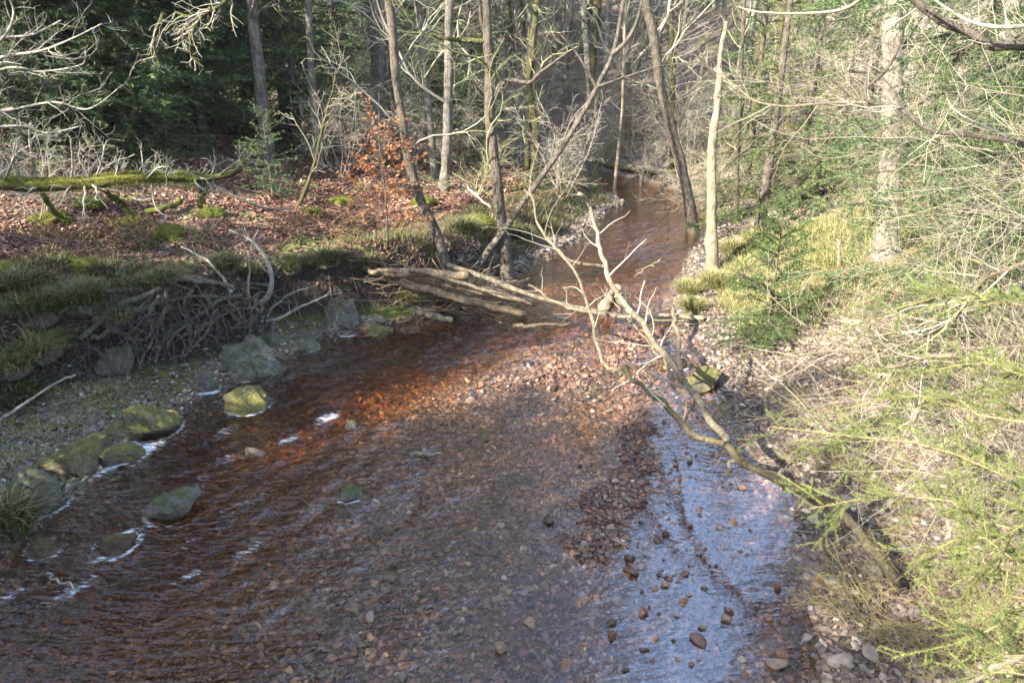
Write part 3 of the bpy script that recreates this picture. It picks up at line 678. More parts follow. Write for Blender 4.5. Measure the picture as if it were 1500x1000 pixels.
# ------------------------------------------------------------------ trees
def crown_of(P, R, rng, n1=14, t0=.35, r1=.32, n2s=.28, n3s=.13, r2=.42, r3=.4, ang=55, up=.12, twig=.004, curl=.22, lv=3):
    """limbs, branches and twigs grown from trunk polylines"""
    out = []
    P1, R1 = spawn(P, R, rng, n=n1, t0=t0, ratio=r1, ang=ang, curl=curl * .95, up=up, K=9, rr=.36, rmin=.005, fall=.45)
    P2, R2 = spawn(P1, R1, rng, spacing=n2s, t0=.15, ratio=r2, ang=48, curl=curl, up=up * .5, K=5, rr=.55, rmin=twig * 1.3, lmin=.25, fall=.4)
    out = [(P1, R1, 5), (P2, R2, 3)]
    if lv > 2:
        P3, R3 = spawn(P2, R2, rng, spacing=n3s, t0=.15, ratio=r3, ang=45, curl=curl, up=.02, K=4, rr=.6, rmin=twig, lmin=.12, lmax=.8, fall=.3)
        out.append((P3, R3, 3))
    return out
def rad(wpx, Y): return wpx / 2 * Y / F
def knobbly(P, R, seed, S=14, K=110, a=.16):
    k = np.linspace(0, len(P) - 1, K); P2 = np.stack([np.interp(k, np.arange(len(P)), P[:, i]) for i in range(3)], 1); R2 = np.interp(k, np.arange(len(P)), R)
    V, f, r = tubes(P2, R2, S); V = V.reshape(K, S, 3); c = P2[:, None]; an = np.arange(S) / S * 6.283
    n = fbm(P2[:, 2:3] * 3.2 + np.cos(an) * 1.5 + seed * 3.1, np.sin(an) * 1.5 + P2[:, 2:3] * .7, 4, 12)
    return (c + (V - c) * (1 + a * 2 * n)[..., None]).reshape(-1, 3), f, r
def hero(name, lab, cat, px, wpx, top_z, mt, twm, seed, lean_y=0., crown=None, limbs=(), base_dz=-.15, y=None, tri=None):
    """a tree whose trunk follows picture points (base first); carries on up to top_z"""
    rng = np.random.default_rng(seed)
    b = G(*px[0]) if y is None else atY(px[0][0], px[0][1], y); Yb = b[1]
    pts = [b + [0, 0, base_dz]]
    for k, (x, yy) in enumerate(px[1:], 1): pts.append(atY(x, yy, Yb + lean_y * k / (len(px) - 1)))
    d = norm(np.array(pts[-1]) - np.array(pts[-2])); 
    if top_z > pts[-1][2] + .5:
        q = pts[-1]; step = (top_z - q[2]) / 3
        for k in range(3): q = q + norm(d + rng.normal(size=3) * .10) / max(d[2], .4) * step; pts.append(q)
    P = spline(pts, 40); s = np.linspace(0, 1, 40)
    dist = np.linalg.norm(b - O); r0 = wpx * .8 / 2 * dist / F
    R = r0 * (1 - .72 * s) * (1 + .45 * np.exp(-s * 30)) * (1 + .10 * (vnoise(s * 22, s * 0 + seed, 5) - .5) * 2)
    P = P + fbm(s[:, None] * 9 + np.arange(3) * 7, s[:, None] * 0 + seed, 2, 6) * r0 * .5 * s[:, None]
    root = empty(name, b, lab, cat)
    V, f, r = knobbly(P, R, seed); MB().add(V, f, r).obj('trunk', mt, root, b)
    allP, allR = [P[None]], [R[None]]
    for q in limbs:
        lp = [atY(x, yy, Yb + q.get('dy', 0) * k / max(len(q['p']) - 1, 1)) for k, (x, yy) in enumerate(q['p'])]
        Lp = spline(lp, 16); Lr = rad(q['w'], Yb) * np.linspace(1, q.get('e', .35), 16)
        V, f, r = tubes(Lp, Lr, 7); MB().add(V, f, r).obj('limb', q.get('m', mt), root, b)
        if q.get('tw', 1):
            c = MB(); A = spawn(Lp[None], Lr[None], rng, spacing=q.get('sp', .18), t0=.15, ratio=q.get('r', .35), ang=55, curl=.25, up=.08, K=6, rr=.5, rmin=.005, lmax=1.6)
            c.add(*tubes(A[0], A[1], 4)); Bp = spawn(A[0], A[1], rng, spacing=.13, t0=.15, ratio=.45, ang=45, curl=.25, K=4, rmin=.0035, lmax=.6); c.add(*tubes(Bp[0], Bp[1], 3))
            c.obj('twigs', q.get('tm', twm), root, b)
    if crown is not None:
        c = MB()
        for A, B, S in crown_of(P[None], R[None], rng, **crown): c.add(*tubes(A, B, S))
        c.obj('crown', twm, root, b)
    return root

def needles(mb, rng, P, sp, nl, nw, mat_=0, tint=None):
    idx, t, pos, tan = sample(P, rng, spacing=sp, t0=0.03)
    n = len(idx); q = rng.normal(size=(n, 3)); q[:, 2] = q[:, 2] * .8 + .35
    q = norm(q - (q * tan).sum(1, keepdims=True) * tan); d = norm(q + tan * .75)
    a = norm(np.cross(d, rng.normal(size=(n, 3)))) * nw * .5
    L = nl * (.7 + .5 * rng.random(n))[:, None]
    V = np.stack([pos - a, pos + a, pos + d * L], 1)
    r = np.clip(.22 * rng.random(n) + .55 * hsh(idx, idx, 9) + .25 * t, 0, 1)
    mb.add(V.reshape(-1, 3), np.arange(3 * n).reshape(-1, 3), np.repeat(r, 3), mat_, False)
def spruce_parts(rng, h, L0, zs, dz, nwh, r0, sp, nl, nw, tsp=.10, droop=.35, el0=-.1, el1=.7, second=False, gaps=.1, trunkP=None):
    s = np.linspace(0, 1, 24)
    P = trunkP if trunkP is not None else np.stack([.04 * np.sin(s * 5) * h * .05, .04 * np.cos(s * 4) * h * .05, s * h], 1)
    R = r0 * (1 - .93 * s) * (1 + .4 * np.exp(-s * 25)); tr = MB().add(*tubes(P, R, 9))
    zz = np.repeat(np.arange(zs, h * .985, dz), nwh) ; zz = zz + rng.normal(size=len(zz)) * dz * .3; k = rng.random(len(zz)) > gaps; zz = np.clip(zz[k], zs, h * .99)
    n = len(zz); u = (zz - zs) / (h - zs); az = rng.random(n) * 6.283
    L = L0 * (1 - u) ** .75 * (.6 + .55 * rng.random(n)) + .12
    el = el0 + (el1 - el0) * u + rng.normal(size=n) * .1
    out = np.stack([np.cos(az), np.sin(az), np.zeros(n)], 1); t = np.linspace(0, 1, 7)
    base = np.stack([np.interp(zz / h, s, P[:, 0]), np.interp(zz / h, s, P[:, 1]), P[0, 2] + zz / h * (P[-1, 2] - P[0, 2])], 1)
    zc = np.tan(el)[:, None] * t - droop * (1 - u)[:, None] * t ** 2 + droop * .55 * (1 - u)[:, None] * t ** 4
    Bp = base[:, None] + out[:, None] * (L[:, None] * t)[..., None] + np.array([0, 0, 1]) * (L[:, None] * zc)[..., None]
    Br = np.maximum(L[:, None] * .014 * (1 - .8 * t), .002)
    tr.add(*tubes(Bp, Br, 4))
    ndl = MB()
    tw = spawn(Bp, Br, rng, spacing=tsp, t0=.12, ratio=.42, ang=52, curl=.08, up=-.06, K=4, rr=.5, rmin=.002, lmin=.10, lmax=.8, fall=.75, flat=.85)
    tr.add(*tubes(tw[0], tw[1] * .8, 3)); needles(ndl, rng, Bp, sp, nl, nw); needles(ndl, rng, tw[0], sp, nl, nw)
    if second:
        t2 = spawn(tw[0], tw[1], rng, spacing=.07, t0=.2, ratio=.45, ang=48, curl=.05, up=-.05, K=3, rr=.5, rmin=.0015, lmin=.05, lmax=.3, flat=.85)
        tr.add(*tubes(t2[0], t2[1], 3)); needles(ndl, rng, t2[0], sp, nl, nw)
    return tr, ndl
def spruce(loc, lab, seed, group=None, nm=None, bm=None, **k):
    rng = np.random.default_rng(seed); root = empty('spruce_tree', loc, lab, 'spruce', group)
    tr, nd_ = spruce_parts(rng, **k); tr.obj('trunk', bm or M_barkbrown, root); nd_.obj('needles', nm or M_needle, root)
    return root

# --- left spruces
def left_spruces():
    kw = dict(h=13, L0=2.8, zs=1.3, dz=.36, nwh=5, r0=.17, sp=.017, nl=.085, nw=.024, tsp=.115, droop=.4)
    A = spruce((0, 0, 0), 'x', 1, **kw); B = spruce((0, 0, 0), 'x', 2, **{**kw, 'L0': 2.4, 'zs': 1.2, 'h': 15, 'gaps': .2})
    spots = [(35, 215, 1., 'dark spruce with low skirts at the upper left corner'), (150, 205, 1.05, 'dark spruce behind the bare white twigs at the left'), (235, 200, .95, 'broad dark spruce behind the mossy forked stump'), (320, 195, 1., 'dark spruce left of the straight grey trunk'),
       (420, 190, .95, 'sun touched spruce between the two straight grey trunks'), (500, 200, 1.0, 'dark spruce right of the second straight grey trunk'), (90, 180, 1.25, 'tall spruce deep in the stand at the far left'), (200, 172, 1.2, 'tall spruce deep in the stand behind the stump'),
       (285, 170, 1.3, 'tall spruce deep in the stand left of the grey trunk'), (370, 168, 1.2, 'tall spruce directly behind the straight grey trunk'), (455, 170, 1.25, 'tall spruce directly behind the second straight trunk'), (540, 185, 1.0, 'dark spruce behind the mossy pollard'),
       (620, 205, .9, 'dark spruce behind the pair of grey alders'), (690, 215, .8, 'half hidden spruce left of the upright midstream trunk'), (580, 175, 1.2, 'tall spruce far behind the mossy pollard'), (-60, 230, 1.1, 'spruce just beyond the left frame edge'), (130, 155, 1.5, 'very tall spruce at the back of the stand at the left'), (250, 152, 1.5, 'very tall spruce at the back behind the stump'), (350, 152, 1.5, 'very tall spruce at the back left of the grey trunk'), (430, 150, 1.5, 'very tall spruce at the back between the grey trunks'), (510, 155, 1.4, 'very tall spruce at the back left of the pollard'), (650, 170, 1.2, 'spruce at the back between grey pair and midstream trunk')]
    for k, (px, py, s, lab) in enumerate(spots):
        p = G(px, py); o = (A, B)[k % 2] if k < 2 else None
        if o is None: dup((A, B)[k % 2], p, k * 1.3, s, lab, 'dark spruces on the left slope')
        else: o.location = p; o.scale = (s,) * 3; tag(o, lab, None, 'dark spruces on the left slope')
    Cc = spruce((0, 0, 0), 'x', 3, nm=M_needleyoungsun, **{**kw, 'h': 9, 'L0': 2.2, 'zs': .3})  # paler needle colour stands in for sun on these left slope spruces
    for k, (px, py, s, lab) in enumerate([(440, 225, .75, 'yellow green sunlit spruce framed by the two straight grey trunks'), (150, 222, .9, 'lighter green spruce catching sun at the left'), (60, 205, .9, 'sunlit spruce at the upper left corner behind white twigs'), (710, 235, .5, 'small green spruce left of the upright midstream trunk'), (300, 212, .7, 'lighter green spruce right of the forked stump')]):
        p = G(px, py)
        if k: dup(Cc, p, k * 1.7, s, lab, 'lighter spruces on the left slope')
        else: Cc.location = p; Cc.scale = (s,) * 3; tag(Cc, lab, None, 'lighter spruces on the left slope')
    # low spruces with light catching boughs
    for px, py, h, sd, lab in [(400, 290, 1.9, 5, 'small dark young spruce under the straight grey trunk'), (10, 262, 1.6, 6, 'small young spruce at the left edge behind the mossy log'), (250, 235, 2.6, 7, 'bushy young spruce right of the mossy forked stump')]:
        spruce(G(px, py), lab, sd, nm=M_needle, h=h, L0=h * .42, zs=.12, dz=.16, nwh=6, r0=.035, sp=.018, nl=.05, nw=.014, tsp=.09, droop=.2)
    # unseen spruces added on the left, set out to shade the near stream
    # widened and cut to height for their shadow; a gap leaves the sunlit strip
    for k, (x, y, s) in enumerate([(-9.6, -9, .76), (-9.2, -7.6, .77), (-9.8, -6.2, .79), (-9.2, -4.9, .77), (-9.8, -3.7, .79), (-9.1, -2.5, .83), (-9.7, -1.4, .85), (-9.2, -.4, .72), (-11.5, -5.2, .9), (-11.6, -2.6, .9), (-12.4, 3.8, .7), (-13.5, 6.2, .62), (-9.4, 1.2, .54), (-10.3, .9, .58), (-9.5, 5.6, .55)]):
        dup((A, B)[k % 2], gp(x, y), k * 2.1, (1.25, 1.25, s * (1, .87)[k % 2]), 'unseen spruce added left of the camera to shade the stream', 'added shade spruces left of the camera')
left_spruces()

CR = dict(n1=16, t0=.3)
def named_trees():
    H = hero
    H('alder_tree', 'upright bare trunk standing in the stream at the end of the log pile', 'tree', [(745, 408), (738, 350), (728, 260), (718, 180), (716, 100), (712, 0)], 21, 10, M_barkbrown, M_twigmoss, 20, crown=dict(n1=14, t0=.2, r1=.26),
      limbs=[dict(p=[(718, 165), (726, 135), (745, 118), (775, 122), (790, 108), (830, 78)], w=9, tm=M_twigdark), dict(p=[(716, 60), (705, 30), (702, -20)], w=8, tm=M_twigdark), dict(p=[(718, 62), (690, 60), (660, 58), (625, 50), (590, 48)], w=8, m=M_barkmoss)])
    H('leaning_tree', 'dark trunk leaning right from the bank beside the upright trunk', 'tree', [(695, 388), (760, 305), (830, 205), (875, 125), (900, 75), (915, 0)], 12, 8, M_barkbrown, M_twigdark, 21, lean_y=1.0, crown=dict(n1=8, t0=.6, r1=.2),
      limbs=[dict(p=[(895, 82), (918, 60), (935, 25), (945, -30)], w=7), dict(p=[(873, 127), (858, 100), (842, 75), (820, 50)], w=5), dict(p=[(876, 127), (920, 112), (965, 98), (1010, 92)], w=4)])
    H('alder_tree', 'brown trunk curving left above the log pile', 'tree', [(652, 390), (640, 345), (615, 290), (600, 240), (590, 180), (578, 100), (568, 0)], 19, 10, M_barkbrown, M_twig, 22, crown=dict(n1=12, t0=.2, r1=.26))
    H('pollard_tree', 'old tree with mossy knuckle and sprouting poles behind the beech sapling', 'tree', [(592, 235), (582, 170), (576, 110), (568, 60)], 22, 0, M_barkmoss, M_twigmoss, 23,
      limbs=[dict(p=[(568, 62), (558, 30), (552, -40)], w=11, m=M_barkbrown), dict(p=[(570, 60), (575, 25), (582, -40)], w=10, m=M_barkbrown), dict(p=[(580, 42), (605, 58), (640, 75), (665, 85), (705, 100)], w=8, m=M_dead, tm=M_twigmoss), dict(p=[(572, 62), (560, 20), (540, -30)], w=7)])
    H('bare_tree', 'straight grey trunk in front of the left spruces', 'tree', [(392, 236), (384, 150), (376, 70), (370, -10)], 21, 14, M_barkgrey, M_twig, 24, crown=dict(n1=9, t0=.25, r1=.2))
    H('bare_tree', 'second slimmer straight grey trunk in front of the spruces', 'tree', [(470, 250), (462, 190), (456, 100), (452, 0)], 14, 14, M_barkgrey, M_twig, 25, crown=dict(n1=9, t0=.25, r1=.2))
    H('bare_tree', 'pale grey trunk leaning slightly left behind the sapling', 'tree', [(636, 262), (630, 180), (620, 100), (612, 0)], 15, 14, M_barkgrey, M_twig, 26, crown=dict(n1=24, t0=.15, r1=.2))
    H('bare_tree', 'grey trunk with mossy foot right of the leaning grey one', 'tree', [(650, 275), (655, 200), (658, 100), (660, 0)], 17, 14, M_barkgrey, M_twig, 27, crown=dict(n1=24, t0=.15, r1=.2))
    H('bare_tree', 'weathered grey trunk left of the mossy pollard', 'tree', [(552, 232), (556, 160), (560, 80), (562, -10)], 16, 14, M_barkgrey, M_twig, 28, crown=dict(n1=22, t0=.15, r1=.2))
    H('bare_tree', 'mossy twin trunk beyond the upright midstream trunk', 'tree', [(780, 265), (786, 200), (775, 130), (780, 60), (790, -20)], 15, 12, M_barkmoss, M_twigmoss, 29, crown=dict(n1=16, t0=.3, r1=.25), limbs=[dict(p=[(772, 262), (774, 190), (782, 130), (778, 60)], w=9, m=M_barkmoss)])
    H('curved_tree', 'tall brown trunk bowing over the far right shore', 'tree', [(1020, 352), (1002, 260), (985, 190), (968, 130), (958, 60), (945, -20)], 19, 12, M_barkbrown, M_twig, 30, crown=dict(n1=18, t0=.25, r1=.22))
    H('birch_tree', 'thin pale lit stem on the far left bank', 'tree', [(900, 278), (906, 220), (912, 150), (914, 60), (918, -20)], 6, 9, M_barkpale, M_twig, 31, crown=dict(n1=18, t0=.2, r1=.2))
    H('dead_snag', 'pale barkless snag broken off at the top on the right shore', 'dead tree', [(1045, 395), (1042, 300), (1044, 220), (1050, 150), (1054, 80), (1060, 28)], 23, 0, M_barkpale, M_twigpale, 32,
      limbs=[dict(p=[(1052, 118), (1030, 90), (1012, 78)], w=5, m=M_twigdark), dict(p=[(1046, 100), (1075, 135), (1110, 150)], w=4)])
    H('big_spruce_trunk', 'thick pale sunlit trunk on the right bank', 'tree', [(1298, 378), (1302, 300), (1306, 200), (1308, 100), (1312, 0)], 34, 15, M_barkspruce, M_twigdark, 33, crown=dict(n1=30, t0=.12, r1=.12, lv=2))
    H('leaning_pale_tree', 'pale trunk leaning out of the picture at the right', 'tree', [(1452, 330), (1470, 230), (1490, 130), (1520, 20)], 19, 12, M_barkpale, M_twigpale, 34, crown=dict(n1=14, t0=.2, r1=.22))
    H('bare_tree', 'slender dark stem left of the right hand spruces', 'tree', [(1078, 320), (1082, 200), (1086, 100), (1090, -10)], 8, 9, M_barkbrown, M_twigmoss, 35, crown=dict(n1=14, t0=.2, r1=.25))
    # mossy fork stump
    b = G(232, 215); root = H('mossy_stump', 'short forked stump wrapped in green moss before the spruces', 'stump', [(245, 212), (238, 195), (228, 175), (226, 140)], 12, 0, M_mosslog, M_twigmoss, 36, limbs=[dict(p=[(236, 190), (244, 160), (240, 125)], w=10, m=M_mosslog, e=.7, tw=0)])
    H('small_stump', 'thin broken post of wood on the sunny right bank', 'stump', [(1230, 392), (1229, 370), (1227, 350)], 9, 0, M_barkpale, M_twigpale, 37)
    # bowed mossy sapling, left of centre
    H('bowed_sapling', 'mossy sapling bowing up from the dead branch on the left', 'tree', [(428, 305), (448, 278), (462, 235), (472, 190), (486, 140), (492, 100)], 8, 0, M_barkmoss, M_twig, 38, crown=dict(n1=12, t0=.3, r1=.4, n2s=.16))
named_trees()

def far_forest():
    rng = np.random.default_rng(50); protos = []
    for k in range(5):
        h = 12 + rng.random() * 4; s = np.linspace(0, 1, 14); P = np.stack([.35 * np.sin(s * (3 + k) + k), .3 * np.cos(s * 3.1 + k) - .3 * math.cos(k), s * h], 1); P[:, :2] -= P[0, :2]
        R = (.07 + .02 * k) * (1 - .85 * s); root = empty('woodland_tree', (0, 0, 0), 'x', 'tree')
        MB().add(*tubes(P, R, 7)).obj('trunk', (M_barkpgrey, M_barkgrey, M_barkmoss)[k % 3], root)
        c = MB()
        for A, B, S in crown_of(P[None], R[None], rng, n1=28, t0=.10, r1=.2, n2s=.32, n3s=.22, twig=.005): c.add(*tubes(A, B, S))
        c.obj('crown', (M_twig, M_twig, M_twigmoss)[k % 3], root); protos.append(root)
    used = set(); n = 0
    zone = [('in the woods straight ahead beyond the bend', 'far trees beyond the bend'), ('in the woods behind the left bank', 'far trees behind the left bank'), ('on the slope behind the right bank', 'far trees behind the right bank')]
    pts = [(rng.uniform(-9, 6), rng.uniform(23, 42), 0) for _ in range(34)] + [(rng.uniform(-10, 22), rng.uniform(42, 80), 0) for _ in range(80)] + [(rng.uniform(-4, 14), rng.uniform(27, 52), 0) for _ in range(95)] + [(rng.uniform(-13, -2), rng.uniform(18, 30), 1) for _ in range(10)] + [(rng.uniform(8, 24), rng.uniform(20, 48), 2) for _ in range(34)]
    for x, y, zi in pts:
        dl_, dr_ = dists(np.array(x), np.array(y))
        if min(dl_, dr_) > -.8 and y < 60: continue
        k = n % 5; lab = ('slim bare grey tree ', 'slim bare brown tree ', 'slim mossy bare tree ')[k % 3] + zone[zi][0]; g = ('grey ', 'brown ', 'mossy ')[k % 3] + zone[zi][1]
        s = rng.uniform(.75, 1.3)
        if k not in used:
            o = protos[k]; used.add(k); o.location = gp(x, y, -.1); o.scale = (s,) * 3; tag(o, lab, None, g)
        else: dup(protos[k], gp(x, y, -.1), rng.random() * 6.28, s, lab, g)
        n += 1
far_forest()

# --- bare shrubs (undergrowth)
def shrub_mesh(rng, nst, h, spread, tw=.004, lv=3, arch=.0, sp2=.18, sp3=.1, r0=.018):
    az = rng.random(nst) * 6.283; P = []
    for k in range(nst):
        d = np.array([math.cos(az[k]) * spread, math.sin(az[k]) * spread, 1.]); d /= np.linalg.norm(d); q = np.array([rng.normal() * .08, rng.normal() * .08, -.05]); pts = [q]
        for j in range(7):
            d = norm(d + rng.normal(size=3) * .14 + np.array([0, 0, -arch])); q = q + d * h / 7 * rng.uniform(.8, 1.2); pts.append(q)
        P.append(pts)
    P = np.array(P); R = r0 * rng.uniform(.5, 1, (nst, 1)) * np.linspace(1, .25, 8)
    L = [(P, R, 5)]
    A = spawn(P, R, rng, spacing=sp2, t0=.12, ratio=.42, ang=45, curl=.22, up=.02 - arch * .3, K=6, rr=.5, rmin=tw * 1.4, lmax=1.4); L.append((*A, 3))
    B = spawn(A[0], A[1], rng, spacing=sp3, t0=.1, ratio=.5, ang=45, curl=.25, up=0, K=4, rmin=tw, lmax=.6); L.append((*B, 3))
    return L
def shrubs():
    rng = np.random.default_rng(60); protos = []
    for k, (n, h, sp_, m, ar) in enumerate([(9, 2.6, .5, M_twig, .02), (12, 1.8, .9, M_twigmoss, .04), (8, 3.2, .4, M_twigpale, .03)]):
        root = empty('bare_shrub', (0, 0, 0), 'x', 'shrub'); L = shrub_mesh(rng, n, h, sp_, .0045, arch=ar)
        MB().add(*tubes(*L[0])).obj('stems', m, root); c = MB()
        for A, B, S in L[1:]: c.add(*tubes(A, B, S))
        c.obj('twigs', m, root); protos.append(root)
    W = ['grey twiggy', 'lichen green twiggy', 'pale twiggy']
    spots = [(500, 265, 0, 'shrub left of the orange sapling'), (530, 215, 2, 'shrub before the weathered grey trunk'), 
       (700, 290, 1, 'shrub left of the upright midstream trunk'), (820, 285, 0, 'shrub on the red leaf slope'), (870, 250, 1, 'shrub behind the far pool'), (940, 262, 0, 'shrub beside the far mossy log'), (760, 240, 0, 'shrub behind the mossy twin trunk'),
       (990, 250, 0, 'shrub left of the bowing trunk'), (1060, 290, 1, 'shrub behind the snag'), (1150, 300, 1, 'sunlit shrub left of the big trunk'), (1220, 285, 1, 'sunlit shrub just left of the thick trunk'), (1370, 310, 2, 'shrub right of the thick trunk'),
       (1430, 350, 1, 'shrub below the leaning pale tree'), (60, 330, 0, 'shrub under the mossy log at the left edge'), (600, 250, 0, 'shrub between the brown trunk and grey pair'), (670, 230, 1, 'shrub behind the grey pair'), (1025, 330, 2, 'shrub at the foot of the bowing trunk'), (1120, 260, 1, 'mossy shrub under the right hand spruces'), (1480, 300, 2, 'shrub at the right frame edge below the leaning tree'), (900, 230, 2, 'shrub behind the thin pale stem')]
    for x, y in [(rng.uniform(-3, 9), rng.uniform(25, 44)) for _ in range(26)]  + [(rng.uniform(8, 22), rng.uniform(18, 34)) for _ in range(22)]:
        if min(float(q) for q in dists(np.array(x), np.array(y))) > -.6: continue
        kk = int(rng.choice(3, p=[.75, .2, .05])) if x < 8 else int(rng.integers(3)); zn = 'in the thicket far behind the bend' if x < 8 else 'in the thicket on the slope at the right'
        dup(protos[kk], gp(x, y), rng.random() * 6.28, rng.uniform(.9, 1.4), W[kk] + ' shrub ' + zn, W[kk] + ' shrubs ' + zn)
    for k, (px, py, kk, lab) in enumerate(spots):
        p = G(px, py); o = protos[kk]; lab = W[kk] + ' ' + lab
        if o['label'] == 'x': o.location = p; tag(o, lab, None, 'bare shrubs in the undergrowth')
        else: dup(o, p, rng.random() * 6.28, rng.uniform(.75, 1.15) * (.62 if px < 520 else 1), lab, 'bare shrubs in the undergrowth')
shrubs()

# --- right hand spruces
def right_spruces():
    kw = dict(L0=2.2, zs=.4, dz=.3, nwh=5, r0=.12, sp=.012, nl=.055, nw=.016, tsp=.10, droop=.45)
    sp_ = spruce(G(1112, 345), 'drooping spruce left of the thick sunlit trunk', 70, h=9, nm=M_needleyoungsun, **{**kw, 'L0': 1.5, 'gaps': .35})
    spruce(G(1165, 300), 'sunlit spruce standing behind the small clearing', 71, h=8, nm=M_needlesunny, **{**kw, 'gaps': .3})
    spruce(G(1090, 285), 'grey green spruce behind the pale snag', 74, h=9, nm=M_needle, **{**kw, 'L0': 1.6, 'gaps': .3})
    spruce(G(1385, 345), 'tall spruce with dark hanging boughs right of the thick trunk', 72, h=11, nm=M_needleyoungsun, **{**kw, 'L0': 2.6, 'zs': 1.2})
    spruce(gp(8.3, 10.2), 'spruce at the right frame edge with sunny boughs', 73, h=9, nm=M_needleyoungsun, **{**kw, 'L0': 2.4, 'zs': .6})
    spruce(G(1250, 270), 'sunlit spruce behind the thick trunk', 76, h=7, nm=M_needlesunny, **{**kw, 'gaps': .4})
    spruce(G(1122, 498), 'knee high young spruce with tiers of fine branches on the right shore', 75, nm=M_needlegreen, h=2.25, L0=.82, zs=.08, dz=.17, nwh=7, r0=.026, sp=.004, nl=.026, nw=.009, tsp=.045, droop=.08, gaps=.05, el0=.1, el1=.75)
    for x, y, h, sd, lab in [(4.55, 7.5, 1.1, 78, 'low spreading young spruce beside the gravel of the right shore'), (5.0, 8.6, 1.5, 79, 'bushy young spruce behind the pale arching twigs'), (6.2, 9.4, 2.4, 80, 'dense young spruce at the right under the arching twigs')]:
        spruce(gp(x, y), lab, sd, nm=M_needleyoungsun, h=h, L0=h * .55, zs=.1, dz=.14, nwh=6, r0=.03, sp=.005, nl=.022, nw=.007, tsp=.06, droop=.25)
    # large spruce beside the camera on the right; its boughs reach in
    rng = np.random.default_rng(77); root = empty('spruce_tree', gp(3.9, 2.3), 'near spruce whose bright boughs reach in at the lower right', 'spruce'); b0 = np.array(root.location)
    s = np.linspace(0, 1, 16); P = b0 + np.stack([s * 0, s * 0, s * 7.5 - .1], 1); MB().add(*tubes(P, .11 * (1 - .8 * s), 10)).obj('trunk', M_barkspruce, root, b0)
    B = [[(1500, 700), (1380, 655), (1260, 640), (1130, 625)], [(1500, 780), (1420, 740), (1310, 725), (1185, 745)], [(1500, 830), (1440, 780), (1400, 790), (1350, 815)], [(1510, 880), (1480, 800), (1440, 760), (1380, 740)],
         [(1520, 960), (1480, 915), (1440, 925), (1400, 945)], [(1500, 620), (1420, 590), (1330, 580), (1230, 600)], [(1520, 760), (1490, 770), (1475, 800), (1460, 835)], [(1500, 550), (1440, 530), (1380, 540), (1300, 560)], [(1510, 450), (1440, 430), (1350, 440), (1270, 470)], [(1520, 1000), (1490, 975), (1465, 970), (1440, 985)]]
    Ys = [(2.8, 3.3), (2.6, 3.0), (2.5, 2.7), (2.5, 2.8), (2.1, 2.2), (2.9, 3.5), (2.4, 2.6), (3.0, 3.6), (3.2, 3.9), (2.0, 2.1)]
    Bp = []
    for q, (ya, yb) in zip(B, Ys):
        w_ = [atY(x, y, ya + (yb - ya) * k / 3) for k, (x, y) in enumerate(q)]; st = np.array([b0[0] - .05, b0[1], w_[0][2] + .15]); Bp.append(spline([st] + w_, 14))
    Bp = np.array(Bp); Br = np.linspace(.009, .002, 14)[None] * np.ones((len(Bp), 1))
    for k in range(len(Bp)):
        bo = MB().add(*tubes(Bp[k], Br[k], 6)); a = spawn(Bp[k:k + 1], Br[k:k + 1], rng, spacing=.035, t0=.3, ratio=.24, ang=52, angv=.2, curl=.03, up=-.03, K=5, rr=.5, rmin=.0016, lmin=.08, lmax=.30, fall=.6, flat=1)
        c = spawn(a[0], a[1], rng, spacing=.045, t0=.2, ratio=.45, ang=48, angv=.2, curl=.03, up=-.02, K=4, rr=.6, rmin=.0011, lmin=.03, lmax=.10, flat=1)
        bo.add(*tubes(*a, 3)).add(*tubes(*c, 3)); o = bo.obj('bough', M_bramble, root, b0)
        nn_ = MB(); needles(nn_, rng, Bp[k:k + 1, 4:], .0012, .016, .0024); needles(nn_, rng, a[0], .0011, .015, .0024); needles(nn_, rng, c[0], .0012, .014, .0024)
        n_ = nn_.obj('needles', M_needlesunny, o, b0)
right_spruces()
